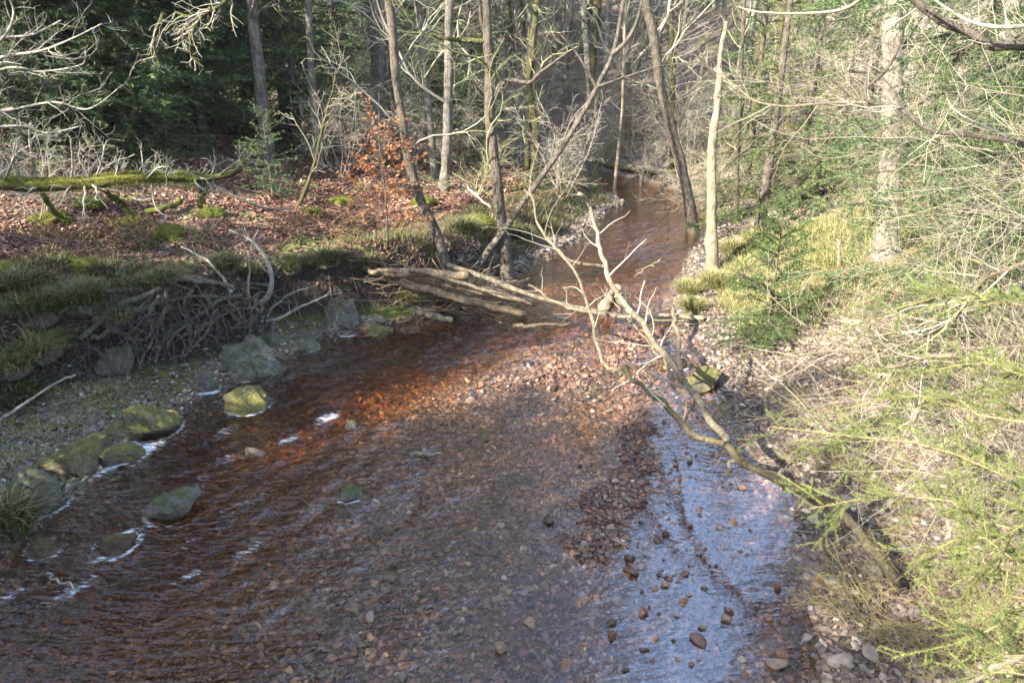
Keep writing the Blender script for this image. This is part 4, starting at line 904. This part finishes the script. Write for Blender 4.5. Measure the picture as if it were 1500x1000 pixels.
def dark_boughs():
    rng = np.random.default_rng(177); b0 = gp(8.6, 8.0); root = empty('spruce_tree', b0, 'spruce at the right edge with long dark green hanging boughs', 'spruce')
    s = np.linspace(0, 1, 16); MB().add(*tubes(b0 + np.stack([s * 0, s * 0, s * 10 - .1], 1), .15 * (1 - .8 * s), 10)).obj('trunk', M_barkspruce, root, b0)
    for L, ya, yb in [([(1560, 60), (1450, 110), (1380, 150), (1320, 180)], 7.8, 7.2), ([(1560, 150), (1460, 170), (1370, 240), (1250, 255)], 7.6, 7.0), ([(1560, 220), (1450, 230), (1350, 290), (1240, 300)], 7.6, 6.8), ([(1560, 10), (1480, 20), (1400, 60), (1350, 90)], 8, 7.6), ([(1560, 100), (1500, 130), (1440, 200), (1420, 260)], 7.4, 7.),
                      ([(1560, 330), (1460, 340), (1380, 380), (1290, 400)], 7.4, 6.6), ([(1560, 280), (1480, 270), (1430, 310), (1390, 330)], 7.2, 6.8), ([(1560, -40), (1450, -20), (1300, -10), (1200, 10)], 7.6, 7.6), ([(1560, 420), (1470, 400), (1420, 430), (1370, 460)], 7., 6.5), ([(1500, 120), (1400, 190), (1320, 210), (1200, 200)], 8.2, 8.4)]:
        w_ = [atY(x, y, ya + (yb - ya) * k / 3) for k, (x, y) in enumerate(L)]; P = spline([np.array([b0[0], b0[1], w_[0][2] + .3])] + w_, 14)[None]; Rr = np.linspace(.022, .004, 14)[None]
        a = spawn(P, Rr, rng, spacing=.06, t0=.15, ratio=.30, ang=52, angv=.4, curl=.05, up=-.10, K=5, rr=.5, rmin=.003, lmin=.15, lmax=.6, fall=.5, flat=.8); c = spawn(a[0], a[1], rng, spacing=.08, t0=.2, ratio=.5, ang=48, angv=.4, curl=.05, up=-.08, K=4, rmin=.002, lmin=.06, lmax=.22, flat=.8)
        o = MB().add(*tubes(P[0], Rr[0], 6)).add(*tubes(*a, 3)).add(*tubes(*c, 3)).obj('bough', M_twigdark, root, b0); n_ = MB()
        for q in (P[:, 4:], a[0], c[0]): needles(n_, rng, q, .006, .032, .008)
        n_.obj('needles', M_needle, o, b0)
dark_boughs()

# --- pale arching shrubs and overhanging branches on the right
def right_branches():
    rng = np.random.default_rng(90)
    def branch_thing(name, lab, cat, mains, mt, tm, b0, spc=.12, r2=.4, lean=None):
        root = empty(name, b0, lab, cat)
        for q in mains:
            Pm = spline([atY(x, y, q['y'][0] + (q['y'][1] - q['y'][0]) * k / (len(q['p']) - 1)) for k, (x, y) in enumerate(q['p'])] if 'p' in q else q['w'], 26)
            Y0 = np.linspace(q['y'][0], q['y'][1], 26) if 'y' in q else 5; Rm = q['s'] / 2 * Y0 / F * np.linspace(1, q.get('e', .4), 26)
            MB().add(*tubes(Pm, Rm, 7)).obj('limb', q.get('m', mt), root, b0)
            c = MB(); A = spawn(Pm[None], Rm[None], rng, spacing=q.get('sp', spc) * .62, t0=.1, ratio=r2, ang=50, curl=.16, up=.03, K=8, rr=.5, rmin=.0024, lmin=.2, lmax=1.5, lean=lean); c.add(*tubes(*A, 4))
            B = spawn(A[0], A[1], rng, spacing=.15, t0=.1, ratio=.5, ang=42, curl=.24, up=.02, K=7, rmin=.0013, lmin=.12, lmax=.6); c.add(*tubes(*B, 3))
            c.obj('twigs', q.get('tm', tm), root, b0)
        return root
    branch_thing('overhanging_branch', 'dark crooked branch reaching in from the right above the clearing', 'branch',
        [dict(p=[(1560, 235), (1500, 212), (1440, 200), (1370, 193), (1345, 180), (1320, 160), (1305, 154), (1280, 152), (1268, 142), (1268, 120)], y=(4.6, 5.4), s=9, e=.5, sp=.3, m=M_barkbrown), dict(p=[(1305, 154), (1250, 150), (1200, 152), (1150, 156), (1105, 148), (1080, 128), (1040, 100)], y=(5.2, 6.0), s=5, m=M_dead, sp=.2, tm=M_twigpale), dict(p=[(1268, 130), (1300, 100), (1320, 60), (1330, 10)], y=(5.2, 5.0), s=5)], M_barkbrown, M_twig, atY(1560, 235, 4.6))
    branch_thing('overhanging_branch', 'thick dark bough crossing the top right corner', 'branch',
        [dict(p=[(1580, 90), (1500, 68), (1450, 68), (1425, 50), (1385, 35), (1350, 10), (1320, -20)], y=(4., 4.4), s=14, e=.7, m=M_barkbrown, sp=.3), dict(p=[(1540, 30), (1480, 40), (1430, 35), (1390, 15), (1340, -20)], y=(3.9, 4.2), s=7, m=M_white, tm=M_twigpale), dict(p=[(1280, -20), (1240, 12), (1180, 20), (1110, 18), (1080, 10)], y=(4.4, 4.8), s=5, m=M_twigpale, sp=.3)], M_barkbrown, M_twigpale, atY(1580, 90, 4.))
    branch_thing('arching_shrub', 'large pale arching shrub with a low forked knot over the right bank', 'shrub',
        [dict(p=[(1540, 370), (1490, 390), (1440, 410), (1393, 470), (1350, 493), (1283, 515), (1210, 515), (1140, 525)], y=(4.4, 5.4), s=9, e=.3), dict(p=[(1400, 520), (1347, 524), (1320, 535), (1293, 537), (1285, 520), (1265, 480), (1265, 430)], y=(4.6, 5.2), s=10, e=.25), dict(p=[(1288, 520), (1230, 500), (1170, 470), (1130, 435), (1080, 400)], y=(5.1, 6.0), s=4, sp=.35), dict(p=[(1500, 507), (1430, 510), (1370, 512), (1300, 520)], y=(4.5, 5.1), s=5),
         dict(p=[(1500, 610), (1440, 565), (1400, 555), (1350, 530), (1290, 520)], y=(4.3, 5.0), s=5), dict(p=[(1290, 540), (1370, 580), (1440, 640), (1520, 680)], y=(4.9, 4.2), s=5), dict(p=[(1360, 570), (1340, 610), (1310, 660), (1290, 700)], y=(4.7, 4.4), s=8, e=.6)], M_dead, M_twigpale, atY(1400, 520, 4.6))
    def stems(lab, base, tips, y0, s, n2=.13):
        branch_thing('arching_shrub', lab, 'shrub', [dict(w=[base, base + (t - base) * [.3, .3, .45], base + (t - base) * [.65, .65, .9], t], s=s, e=.3) for t in tips], M_twigpale, M_twigpale, base, n2)
    T = lambda a: [atY(*q) for q in a]
    stems('pale shrub with long stems fanning over the right bank middle', gp(5.3, 6.3), T([(1150, 600, 5.2), (1260, 380, 5.8), (1340, 330, 5.6), (1420, 300, 5.4), (1490, 330, 5.2)]), 5, 5.5)
    stems('pale shrub sending thin stems up the right frame edge', gp(5.6, 5.0), T([(1330, 200, 5.0), (1400, 120, 4.8), (1460, 60, 4.6), (1500, 200, 4.6), (1390, 300, 5.), (1290, 620, 4.8), (1230, 690, 4.8)]), 5, 5.5)
    stems('pale shrub with trailing stems low on the right bank', gp(5.0, 5.6), T([(1200, 640, 4.7), (1260, 560, 4.8), (1340, 480, 4.9), (1430, 420, 4.8), (1380, 700, 4.5)]), 5, 5)
    stems('far pale shrub in front of the thick trunk', gp(7.2, 9.2), T([(1400, 250, 8.5), (1440, 140, 8.8), (1370, 160, 9), (1220, 400, 8), (1150, 400, 8)]), 8, 5, .2)
    stems('yellowish shrub above the clearing at the upper right', gp(7.5, 11.5), T([(1120, 120, 10), (1160, 70, 10), (1200, 60, 10.5), (1240, 50, 10.5)]), 10, 6, .2)
    # brown bramble tangles on the right bank
    for k, (px, py, h, lab) in enumerate([(1330, 930, .55, 'brown bramble tangle on the lower right bank'), (1400, 870, .6, 'dense bramble tangle below the bright boughs'), (1270, 905, .35, 'low bramble at the shore by the dead branch foot'), (1250, 690, .5, 'bramble between shore and pale shrub'), (1180, 600, .4, 'thin bramble by the low young spruce'), (1450, 960, .6, 'bramble clump in the lower right corner')]):
        p = G(px, py); root = empty('bramble', p, lab, 'bramble'); L = shrub_mesh(rng, 16, h * 1.5, 1.3, .002, arch=.09, sp2=.07, sp3=.06, r0=.005); c = MB()
        for A, B_, S in L: c.add(*tubes(A, B_, S))
        c.obj('stems', M_bramble, root)
right_branches()

# ------------------------------------------------------------------ the dead branch over the stream
def poly(thing, name, pts, w, mt, b0, e=.4, K=24, S=8, wob=.0, seed=0, kk=None):
    P = spline(pts, K); dist = np.linalg.norm(P - O, axis=1); R = w / 2 * dist / F * np.linspace(1, e, K)
    s = np.linspace(0, 1, K); R = R * (1 + .16 * (vnoise(s * 14, s * 0 + seed, 5) - .5) * 2)
    if wob: P = P + fbm(s[:, None] * 8 + np.arange(3) * 5, s[:, None] * 0 + seed, 2, 6) * wob
    mb = MB(); V, f, r = tubes(P, R, S); mb.add(V, f, r)
    for ring, c in ((0, P[0]), (K - 1, P[-1])):   # close the ends
        i = len(V); tri = np.array([(i, ring * S + q, ring * S + (q + 1) % S) for q in range(S)]); mb.v[-1] = np.vstack([mb.v[-1], c]); mb.n += 1; mb.r[-1] = np.append(mb.r[-1], .5)
        mb.f.append(tri); mb.m.append(np.zeros(S)); mb.sm.append(np.full(S, False)); V = mb.v[-1]
    return mb.obj(name, mt, thing, b0) if thing is not None else mb.obj(name, mt, None, P[0]), P, R
def dead_branch():
    rng = np.random.default_rng(95); b0 = G(1302, 842)
    root = empty('dead_branch', b0, 'long forked dead branch slanting from the right bank out over the stream', 'dead branch')
    Z = lambda L: [atZ(x, y, z) for x, y, z in L]
    D = [('stem', [(1312, 858, .12), (1300, 840, .35), (1270, 800, .5), (1240, 758, .6), (1175, 718, .7), (1105, 685, .75), (1062, 648, .78)], 17, .8, M_dead),
         ('limb', [(1062, 648, .78), (1030, 600, .8), (1005, 560, .8), (970, 520, .82), (940, 475, .85), (925, 460, .9)], 13, .8, M_dead), ('limb', [(925, 460, .9), (905, 430, 1.1), (890, 400, 1.4), (878, 350, 1.7), (868, 305, 2.1), (846, 280, 2.4)], 10, .65, M_barkpale),
         ('limb', [(1062, 648, .78), (1020, 635, .78), (985, 608, .75), (950, 575, .75), (925, 550, .75), (910, 537, .78)], 11, .7, M_dead), ('limb', [(910, 537, .78), (885, 535, .8), (872, 500, .9), (862, 455, 1.1), (850, 410, 1.3), (825, 375, 1.5), (800, 345, 1.7)], 8, .5, M_dead),
         ('limb', [(925, 462, .9), (880, 460, .85), (830, 450, .8), (800, 435, .85), (775, 420, .9)], 7, .5, M_dead), ('limb', [(998, 545, .8), (995, 510, 1.), (990, 475, 1.2), (985, 450, 1.3)], 8, .7, M_dead), ('limb', [(882, 392, 1.3), (850, 385, 1.4), (820, 372, 1.5), (790, 330, 1.8), (778, 280, 2.2), (790, 210, 2.9)], 6, .35, M_dead),
         ('limb', [(1000, 565, .75), (940, 490, .7), (905, 450, .65)], 6, .5, M_dead), ('limb', [(1080, 668, .75), (1072, 680, .7), (1062, 695, .65)], 9, .3, M_barkpale), ('limb', [(930, 405, 1.2), (945, 395, 1.3), (965, 380, 1.5)], 4, .5, M_dead), ('limb', [(910, 540, .78), (900, 560, .8), (880, 575, .85), (850, 585, .9)], 5, .4, M_dead)]
    for k, (n, L, w, e, m) in enumerate(D):
        o, P, R = poly(root, n, Z(L), w * .84, M_deadmoss if k in (0, 3) else m, b0, e, seed=k, wob=.05); A = spawn(P[None], R[None], rng, spacing=.35, t0=.2, ratio=.3, ang=50, curl=.18, up=.08, K=7, rr=.45, rmin=.004, lmin=.15, lmax=1.1)
        if k not in (0, 9): B = spawn(A[0], A[1], rng, spacing=.2, t0=.2, ratio=.4, ang=45, curl=.2, K=4, rmin=.0025, lmax=.4); MB().add(*tubes(*A, 4)).add(*tubes(*B, 3)).obj('twigs', M_twig, o, b0)
dead_branch()

def logs():
    Z = lambda L: [atZ(x, y, z) for x, y, z in L]
    L = [('log', 'long grey log along the top of the log pile reaching out over the water', [(658, 386, .9), (740, 418, .75), (830, 446, .55), (930, 466, .3), (1015, 470, .12)], 7.5, .6, M_dead),
         ('log', 'pale barkless log slanting down to the water at the front of the pile', [(585, 414, .65), (640, 428, .5), (700, 444, .3), (770, 462, .04)], 14, .7, M_log),
         ('log', 'broad split log in the middle of the pile', [(590, 402, .75), (640, 412, .65), (700, 426, .5), (785, 443, .25)], 16, .6, M_log),
         ('log', 'reddish brown log under the top one', [(560, 398, .85), (620, 400, .85), (685, 404, .8)], 13, .9, M_log),
         ('log', 'thin stick lying over the split log', [(600, 395, .95), (680, 415, .7), (770, 440, .45)], 7, .6, M_dead),
         ('log', 'short mossy log sloping into the water below the pile', [(607, 455, .3), (635, 463, .18), (662, 471, .05)], 11, .8, M_dead),
         ('log', 'thin brown stick floating beyond the bar', [(752, 477, .05), (790, 476, .07), (835, 475, .05)], 6, .6, M_log),
         ('log', 'wet stump of driftwood jammed where the dead branch forks', [(885, 455, .1), (895, 435, .45), (905, 420, .8)], 20, .5, M_barkpale),
         ('log', 'pale plank of driftwood against the fork', [(905, 432, .7), (930, 460, .35), (945, 472, .1)], 14, .8, M_barkpale),
         ('log', 'yellowish driftwood lying on the far edge of the gravel bar', [(962, 464, .10), (995, 463, .10), (1030, 466, .12)], 8, .8, M_barkpale),
         ('fallen_log', 'far mossy log lying on the bank beside the upper stream', [(868, 240, .9), (910, 252, .8), (960, 258, .8), (990, 256, .8)], 8, .8, M_barkmoss),
         ('fallen_log', 'dark half buried log on the leafy flat', [(130, 385, 1.2), (190, 388, 1.2), (290, 396, 1.2)], 6, .5, M_barkbrown),
         ('fallen_log', 'short mossy log on the leaves beneath the big fallen one', [(215, 312, 1.5), (240, 305, 1.55), (265, 295, 1.6)], 9, .8, M_mosslog),
         ('fallen_stick', 'thin pale stick lying on the slope right of the grey pair', [(684, 272, 1.6), (700, 288, 1.4), (720, 305, 1.2)], 4, .7, M_white),
         ('fallen_stick', 'pale branch lying across the lower right corner', [(1395, 1005, .7), (1440, 985, .8), (1500, 955, 1.)], 10, .8, M_barkpale),
         ('fallen_stick', 'long thin pale stick slanting at the left edge of the shore', [(-10, 625, .35), (50, 580, .5), (108, 547, .7)], 4, .6, M_white),
         ('fallen_stick', 'flat pale piece of wood lying in the shallow midstream', [(600, 664, .0), (622, 664, .03), (645, 663, .01)], 6, .6, M_barkpale),
         ('fallen_stick', 'thin bent reed stem in the left rapids', [(68, 842, .02), (95, 853, .08), (118, 866, .02)], 3, .6, M_white),
         ('log', 'small sunlit stub among the pile left of the trunk', [(540, 398, .8), (575, 396, .9), (610, 399, .85)], 8, .7, M_log)]
    for k, (n, lab, P, w, e, m) in enumerate(L):
        Pz = [G(a_, b_, .12) for a_, b_, _ in P] if 'far mossy' in lab else Z(P)
        o, _, _ = poly(None, n, Pz, w, m, None, e, 20, 10, .03, k); tag(o, lab, 'stick' if 'stick' in n else 'log')
    # twig debris caught in the pile
    rng = np.random.default_rng(97); b = atZ(600, 415, .55); root = empty('driftwood_twigs', b, 'tangle of thin driftwood twigs caught behind the logs', 'driftwood'); mb = MB()
    n = 150; c = b + np.stack([rng.uniform(-.7, 1.6, n), rng.uniform(-.3, .5, n), rng.uniform(-.35, .3, n)], 1); c[:, 2] -= .18 * (c[:, 0] - b[0]); c[:, 1] += .2 * (c[:, 0] - b[0]) * .0
    d = norm(np.stack([rng.normal(1, .6, n), rng.normal(0, .5, n), rng.normal(-.15, .35, n)], 1)); t = np.linspace(-.5, .5, 5)
    P = c[:, None] + d[:, None] * (t[None] * rng.uniform(.3, 1.1, (n, 1)))[..., None] + rng.normal(size=(n, 5, 3)) * .02; mb.add(*tubes(P, np.repeat(rng.uniform(.003, .011, (n, 1)), 5, 1), 5)); mb.obj('twigs', M_log, root, b)
logs()

# ------------------------------------------------------------------ fallen mossy log with bare twigs, left; beech sapling; roots
def left_details():
    rng = np.random.default_rng(101); Yl = 10.5
    b0 = atY(-30, 262, Yl); root = empty('fallen_mossy_log', b0, 'long moss covered fallen trunk lying level across the left bank', 'fallen log')
    D = [('stem', [(-60, 262), (0, 265), (60, 270), (130, 268), (200, 262), (270, 262), (330, 257), (350, 248), (357, 234)], 20, .38, 0), ('limb', [(296, 262), (297, 280), (292, 302)], 9, .8, .1), ('limb', [(62, 282), (80, 310), (110, 330)], 6, .3, .5), ('limb', [(150, 275), (180, 300), (205, 330)], 6, .4, .3)]
    for k, (n, L, w, e, dy) in enumerate(D):
        o, P, R = poly(root, n, [atY(x, y, Yl + dy) for x, y in L], w, M_mosslog, b0, e, seed=k + 3, wob=.03)
        if k == 0: main = (P, R)
        mf = MB(); needles(mf, rng, P[None][:, :-4] + rng.normal(size=(40, 1, 3)) * R.mean() * .55, .006, .05, .006); mf.obj('moss', M_mossfuzz, o, b0)
    A = spawn(main[0][None], main[1][None], rng, n=48, t0=.1, ratio=.2, ang=60, curl=.22, up=.10, K=7, rr=.35, rmin=.007, lmin=.3, lmax=1.3); B = spawn(*A, rng, spacing=.11, t0=.15, ratio=.5, ang=50, curl=.25, K=5, rmin=.005, lmax=.6); c = spawn(*B, rng, spacing=.09, t0=.2, ratio=.5, ang=50, curl=.25, K=3, rmin=.004, lmax=.25)
    MB().add(*tubes(*A, 5)).add(*tubes(*B, 4)).add(*tubes(*c, 3)).obj('twigs', M_white, root, b0)
    poly(root, 'limb', [atY(310, 270, Yl), atY(350, 290, Yl), atY(390, 305, Yl + .2), atY(430, 306, Yl + .5)], 5, M_barkpale, b0, .6)
    # fallen twigs strewn over the leaves and the right bank
    for k in range(70):
        px, py = (rng.uniform(20, 620), rng.uniform(290, 410)) if k < 45 else (rng.uniform(1060, 1480), rng.uniform(400, 950))
        p = G(px, py, .02); az = rng.random() * 6.28; Ls = rng.uniform(.3, 1.3); t = np.linspace(-.5, .5, 4)[:, None]
        q = p + t * Ls * np.array([math.cos(az), math.sin(az), 0]) + rng.normal(size=(4, 3)) * .04; q[:, 2] = HZ(q[:, 0], q[:, 1]) + .02 + .03 * rng.random(4)
        P = spline(q, 12); wh = 'on the leaf litter of the left bank' if k < 45 else 'on the right bank'; kd = ('grey', 'brown', 'pale')[k % 3]
        V, f, r = tubes(P, np.linspace(.012, .004, 12) * rng.uniform(.5, 1.3), 5); tag(MB().add(V, f, r).obj('fallen_twig', (M_dead, M_barkbrown, M_barkpale)[k % 3], None, p), 'thin %s twig lying %s' % (kd, wh), 'twig', '%s twigs lying %s' % (kd, wh))
    # moss hummocks and rotten wood on the leafy slope
    for k, (px, py, r, lab) in enumerate([(75, 325, .34, 'mossy hummock below the left part of the fallen mossy log'), (130, 300, .26, 'small moss cushion right under the fallen mossy log'), (190, 335, .36, 'broad mossy hummock in the middle of the leafy slope'), (250, 345, .3, 'mossy hummock left of the hooked white branch'), (310, 315, .25, 'moss cushion below the end of the fallen mossy log'),
        (120, 395, .3, 'mossy lump at the back of the grassy bank'), (500, 300, .34, 'mossy mound left of the orange sapling'), (455, 315, .24, 'moss cushion at the foot of the bowed sapling'), (700, 330, .4, 'yellow mossy root mound between the leaning trunks'), (620, 300, .3, 'mossy mound at the foot of the grey pair'), (20, 400, .3, 'mossy lump at the left edge behind the grass')]):
        p = G(px, py); v, f = ICO[4]; V = v * [r, r * .8, r * .55]; V = V * (1 + .35 * fbm(v[:, 0:1] * 2.2 + px, v[:, 1:2] * 2.2 + v[:, 2:3], 4, 5)); root = empty('moss_hummock', p, lab, 'mossy hummock'); MB().add(V, f, .5).obj('mound', M_mosslog, root)
        q = V[rng.integers(0, len(V), 5000)]; q = q[q[:, 2] > -.02]; d = norm(q + rng.normal(size=q.shape) * r * .5) * rng.uniform(.01, .05, (len(q), 1)); a_ = norm(rng.normal(size=q.shape)) * .004
        MB().add(np.stack([q - a_, q + a_, q + d], 1).reshape(-1, 3), np.arange(3 * len(q)).reshape(-1, 3), np.repeat(rng.random(len(q)), 3), 0, False).obj('moss', M_mossfuzz, root)
    # bare white twigs reaching in from the left
    b = atY(-60, 120, 7.5); root = empty('overhanging_branch', b, 'sunlit whitish twigs reaching in from the left edge', 'branch')
    for k, L in enumerate([[(-60, 120), (0, 85), (60, 75), (110, 55), (150, 35)], [(-60, 130), (10, 100), (60, 105), (120, 95), (125, 75)], [(-60, 170), (20, 160), (80, 150), (130, 160), (180, 125)], [(-60, 90), (0, 60), (20, 20), (5, -20)], [(-60, 60), (10, 55), (50, 50), (90, 30)], [(-60, 190), (30, 185), (70, 195), (120, 185)]]):
        o, P, R = poly(root, 'limb', [atY(x, y, 7.5 + k * .12) for x, y in L], 4.5, M_white, b, .35, seed=k)
        A = spawn(P[None], R[None], rng, spacing=.09, t0=.15, ratio=.32, ang=50, curl=.2, up=.05, K=6, rr=.5, rmin=.0035, lmin=.2, lmax=.7); B = spawn(*A, rng, spacing=.07, t0=.2, ratio=.5, ang=50, curl=.25, K=4, rmin=.0025, lmax=.3)
        MB().add(*tubes(*A, 4)).add(*tubes(*B, 3)).obj('twigs', M_white, o, b)
    # hanging mossy branches in front of the spruces (upper left)
    b = atY(330, -30, 13.); root = empty('overhanging_branch', b, 'lichen covered branch hanging before the dark spruces', 'branch')
    for k, L in enumerate([[(360, -30), (320, 10), (280, 25), (255, 20), (270, 60)], [(310, 12), (285, 40), (280, 80), (300, 100)], [(240, 20), (225, 60), (235, 100)]]):
        o, P, R = poly(root, 'limb', [atY(x, y, 13) for x, y in L], 6, M_barkmoss, b, .35, seed=k)
        A = spawn(P[None], R[None], rng, spacing=.07, t0=.15, ratio=.5, ang=50, curl=.22, up=-.08, K=6, rr=.5, rmin=.007, lmin=.2, lmax=.9); B = spawn(*A, rng, spacing=.1, t0=.2, ratio=.5, ang=50, curl=.25, up=-.05, K=4, rmin=.005, lmax=.4)
        MB().add(*tubes(*A, 4)).add(*tubes(*B, 3)).obj('twigs', M_twig, o, b)
    # beech sapling
    b = G(568, 358); root = empty('beech_sapling', b, 'slim beech sapling still holding orange leaves', 'sapling')
    P = spline([b, b + [0.02, 0, .8], b + [-.03, 0, 1.6], b + [.02, 0, 2.5]], 20); R = np.linspace(.02, .005, 20); MB().add(*tubes(P, R, 7)).obj('stem', M_barkbrown, root, b)
    A = spawn(P[None], R[None], rng, n=60, t0=.12, t1=.85, ratio=.36, ang=70, curl=.1, up=.0, K=6, rr=.4, rmin=.003, lmin=.25, fall=.5, flat=.6); B = spawn(*A, rng, spacing=.09, t0=.2, ratio=.45, ang=45, curl=.15, K=4, rmin=.002, flat=.6)
    MB().add(*tubes(*A, 4)).add(*tubes(*B, 3)).obj('branches', M_twigdark, root, b)
    mb = MB(); i, t, pos, tan = sample(B[0], rng, spacing=.045, t0=.1); leaves(mb, rng, pos, .038 * (.6 + .7 * rng.random(len(pos))), .5, 0); mb.obj('leaves', M_beech, root, b)
    # root tangle
    b = G(300, 470); root = empty('root_tangle', b, 'exposed tangled roots hanging over the eroded bank', 'roots')
    def surf(px, py, dz=.05): return G(px, py, dz)
    mains = [[(130, 500), (170, 470), (220, 440), (265, 425), (330, 428), (385, 432)], [(140, 505), (180, 500), (215, 505), (245, 480)], [(345, 430), (300, 420), (272, 415), (250, 430), (215, 455), (190, 475)], [(360, 440), (330, 455), (300, 475), (270, 500), (250, 520)], [(385, 435), (375, 460), (340, 470), (300, 490), (275, 525)],
             [(395, 440), (385, 470), (365, 490), (345, 500)], [(150, 480), (210, 462), (280, 450), (340, 452), (380, 445)], [(265, 420), (255, 450), (235, 500), (215, 545)], [(310, 445), (320, 480), (290, 520), (255, 540)], [(240, 440), (230, 470), (240, 510), (235, 540)], [(290, 430), (280, 460), (285, 500), (270, 535)], [(400, 430), (370, 425), (345, 435), (335, 460), (355, 480)]]
    for k, L in enumerate(mains):
        s_ = [surf(x, y, .10 + .05 * (q % 2)) + np.array([0, -.12, 0]) for q, (x, y) in enumerate(L)]; o, P, R = poly(root, 'root', s_, 8 if k < 4 else 6, M_root, b, .45, seed=k, wob=.05)
    n = 210; st = np.array([surf(rng.uniform(130, 415), rng.uniform(425, 480), .06) for _ in range(n)]); P = [st]; d = norm(np.stack([rng.normal(-.2, .8, n), rng.normal(-.45, .25, n), rng.normal(-.35, .35, n)], 1)); cur = st; Ls = rng.uniform(.4, 1.3, n)
    for k in range(9):
        d = norm(d + rng.normal(size=d.shape) * .35 + [0, -.03, -.07]); cur = cur + d * Ls[:, None] / 9; h = HZ(cur[:, 0], cur[:, 1]) + .02; cur = np.stack([cur[:, 0], cur[:, 1], np.maximum(cur[:, 2], h)], 1); P.append(cur)
    P = np.stack(P, 1); R = rng.uniform(.004, .015, (n, 1)) * np.linspace(1, .35, 10); mb = MB().add(*tubes(P, R, 5)); B = spawn(P, R, rng, spacing=.15, ratio=.35, ang=50, curl=.3, up=-.1, K=5, rmin=.002, lmax=.4); mb.add(*tubes(*B, 3)); mb.obj('rootlets', M_root, root, b)
    # hanging rootlets on the bank further left
    b = G(100, 540); root = empty('hanging_roots', b, 'fine brown rootlets hanging under the turf at the far left', 'roots'); n = 160
    st = np.array([surf(rng.uniform(20, 140), rng.uniform(500, 560), .04) for _ in range(n)]); P = [st]; d = norm(np.stack([rng.normal(0, .5, n), rng.normal(-.4, .2, n), rng.normal(-.6, .3, n)], 1)); cur = st
    for k in range(6): d = norm(d + rng.normal(size=d.shape) * .35 + [0, 0, -.1]); cur = cur + d * .08; P.append(cur)
    MB().add(*tubes(np.stack(P, 1), np.repeat(rng.uniform(.002, .007, (n, 1)), 7, 1), 4)).obj('rootlets', M_root, root, b)
    # bleached dead branches growing out of the roots
    def sh(px, py, Y): return atY(px, py, Y)
    for k, (lab, L, w) in enumerate([('bleached branch curving up from the roots like a hook', [(372, 445), (392, 435), (397, 410), (388, 375), (365, 350), (335, 336)], 8), ('thinner bleached branch slanting left above the roots', [(338, 430), (325, 405), (300, 380), (265, 362)], 5), ('slim upright bleached stem beside the hooked branch', [(364, 435), (365, 400), (368, 365), (378, 335)], 4),
        ('bleached branch lying right over the black soil bank', [(390, 470), (410, 465), (440, 450), (480, 432)], 5), ('short bleached branch above the one on the soil bank', [(392, 462), (405, 445), (425, 430), (452, 420)], 4)]):
        Yb = G(L[0][0], L[0][1])[1] - .1; o, P, R = poly(None, 'bleached_branch', [sh(x, y, Yb) for x, y in L], w, M_white, None, .4, 22, 7, .02, k)
        tag(o, lab, 'dead branch', 'bleached branches among the roots')
        A = spawn(P[None], R[None], rng, n=7, t0=.3, ratio=.3, ang=45, curl=.15, K=5, rr=.4, rmin=.003); MB().add(*tubes(*A, 4)).obj('twigs', M_white, o, P[0])
    # brown bracken heaps on the leafy flat
    for k, (px, py, lab) in enumerate([(100, 345, 'rusty bracken heap under the mossy log limb'), (150, 352, 'rusty bracken heap right of the limb'), (215, 350, 'mossy bracken heap in the middle of the leafy flat'), (90, 380, 'low bracken by the half buried log'), (500, 320, 'mossy hummock of bracken left of the orange sapling'), (470, 335, 'brown bracken near the bowed sapling')]):
        p = G(px, py); r_ = empty('bracken', p, lab, 'bracken'); L = shrub_mesh(rng, 20, .95, 1.9, .005, arch=.16, sp2=.09, sp3=.12, r0=.009); c = MB()
        for A, B_, S in L: c.add(*tubes(A, B_, S))
        c.obj('stems', M_bracken if k != 2 else M_twigmoss, r_); mb = MB(); i, t, pos, tan = sample(L[1][0], rng, spacing=.05); leaves(mb, rng, pos, np.full(len(pos), .035), .8, 0); mb.obj('fronds', M_beechold, r_)
left_details()

# ------------------------------------------------------------------ haze in the valley air
def haze():
    m = bpy.data.materials.new('haze'); m.use_nodes = True; t = m.node_tree; t.nodes.remove(t.nodes['Principled BSDF'])
    v = nd(t, 'ShaderNodeVolumePrincipled'); v.inputs['Color'].default_value = (.86, .90, 1, 1); v.inputs['Density'].default_value = .0003; v.inputs['Anisotropy'].default_value = .2
    t.links.new(v.outputs[0], t.nodes['Material Output'].inputs['Volume'])
    x0, x1, y0, y1, z0, z1 = -170, 170, -100, 340, -3, 45
    V = [(x, y, z) for x in (x0, x1) for y in (y0, y1) for z in (z0, z1)]
    Fc = [(0, 1, 3, 2), (4, 6, 7, 5), (0, 4, 5, 1), (2, 3, 7, 6), (0, 2, 6, 4), (1, 5, 7, 3)]
    tag(MB().add(V, Fc, 0, 0, False).obj('haze', m), 'thin pale haze filling the valley', None, None, 'stuff')
haze()
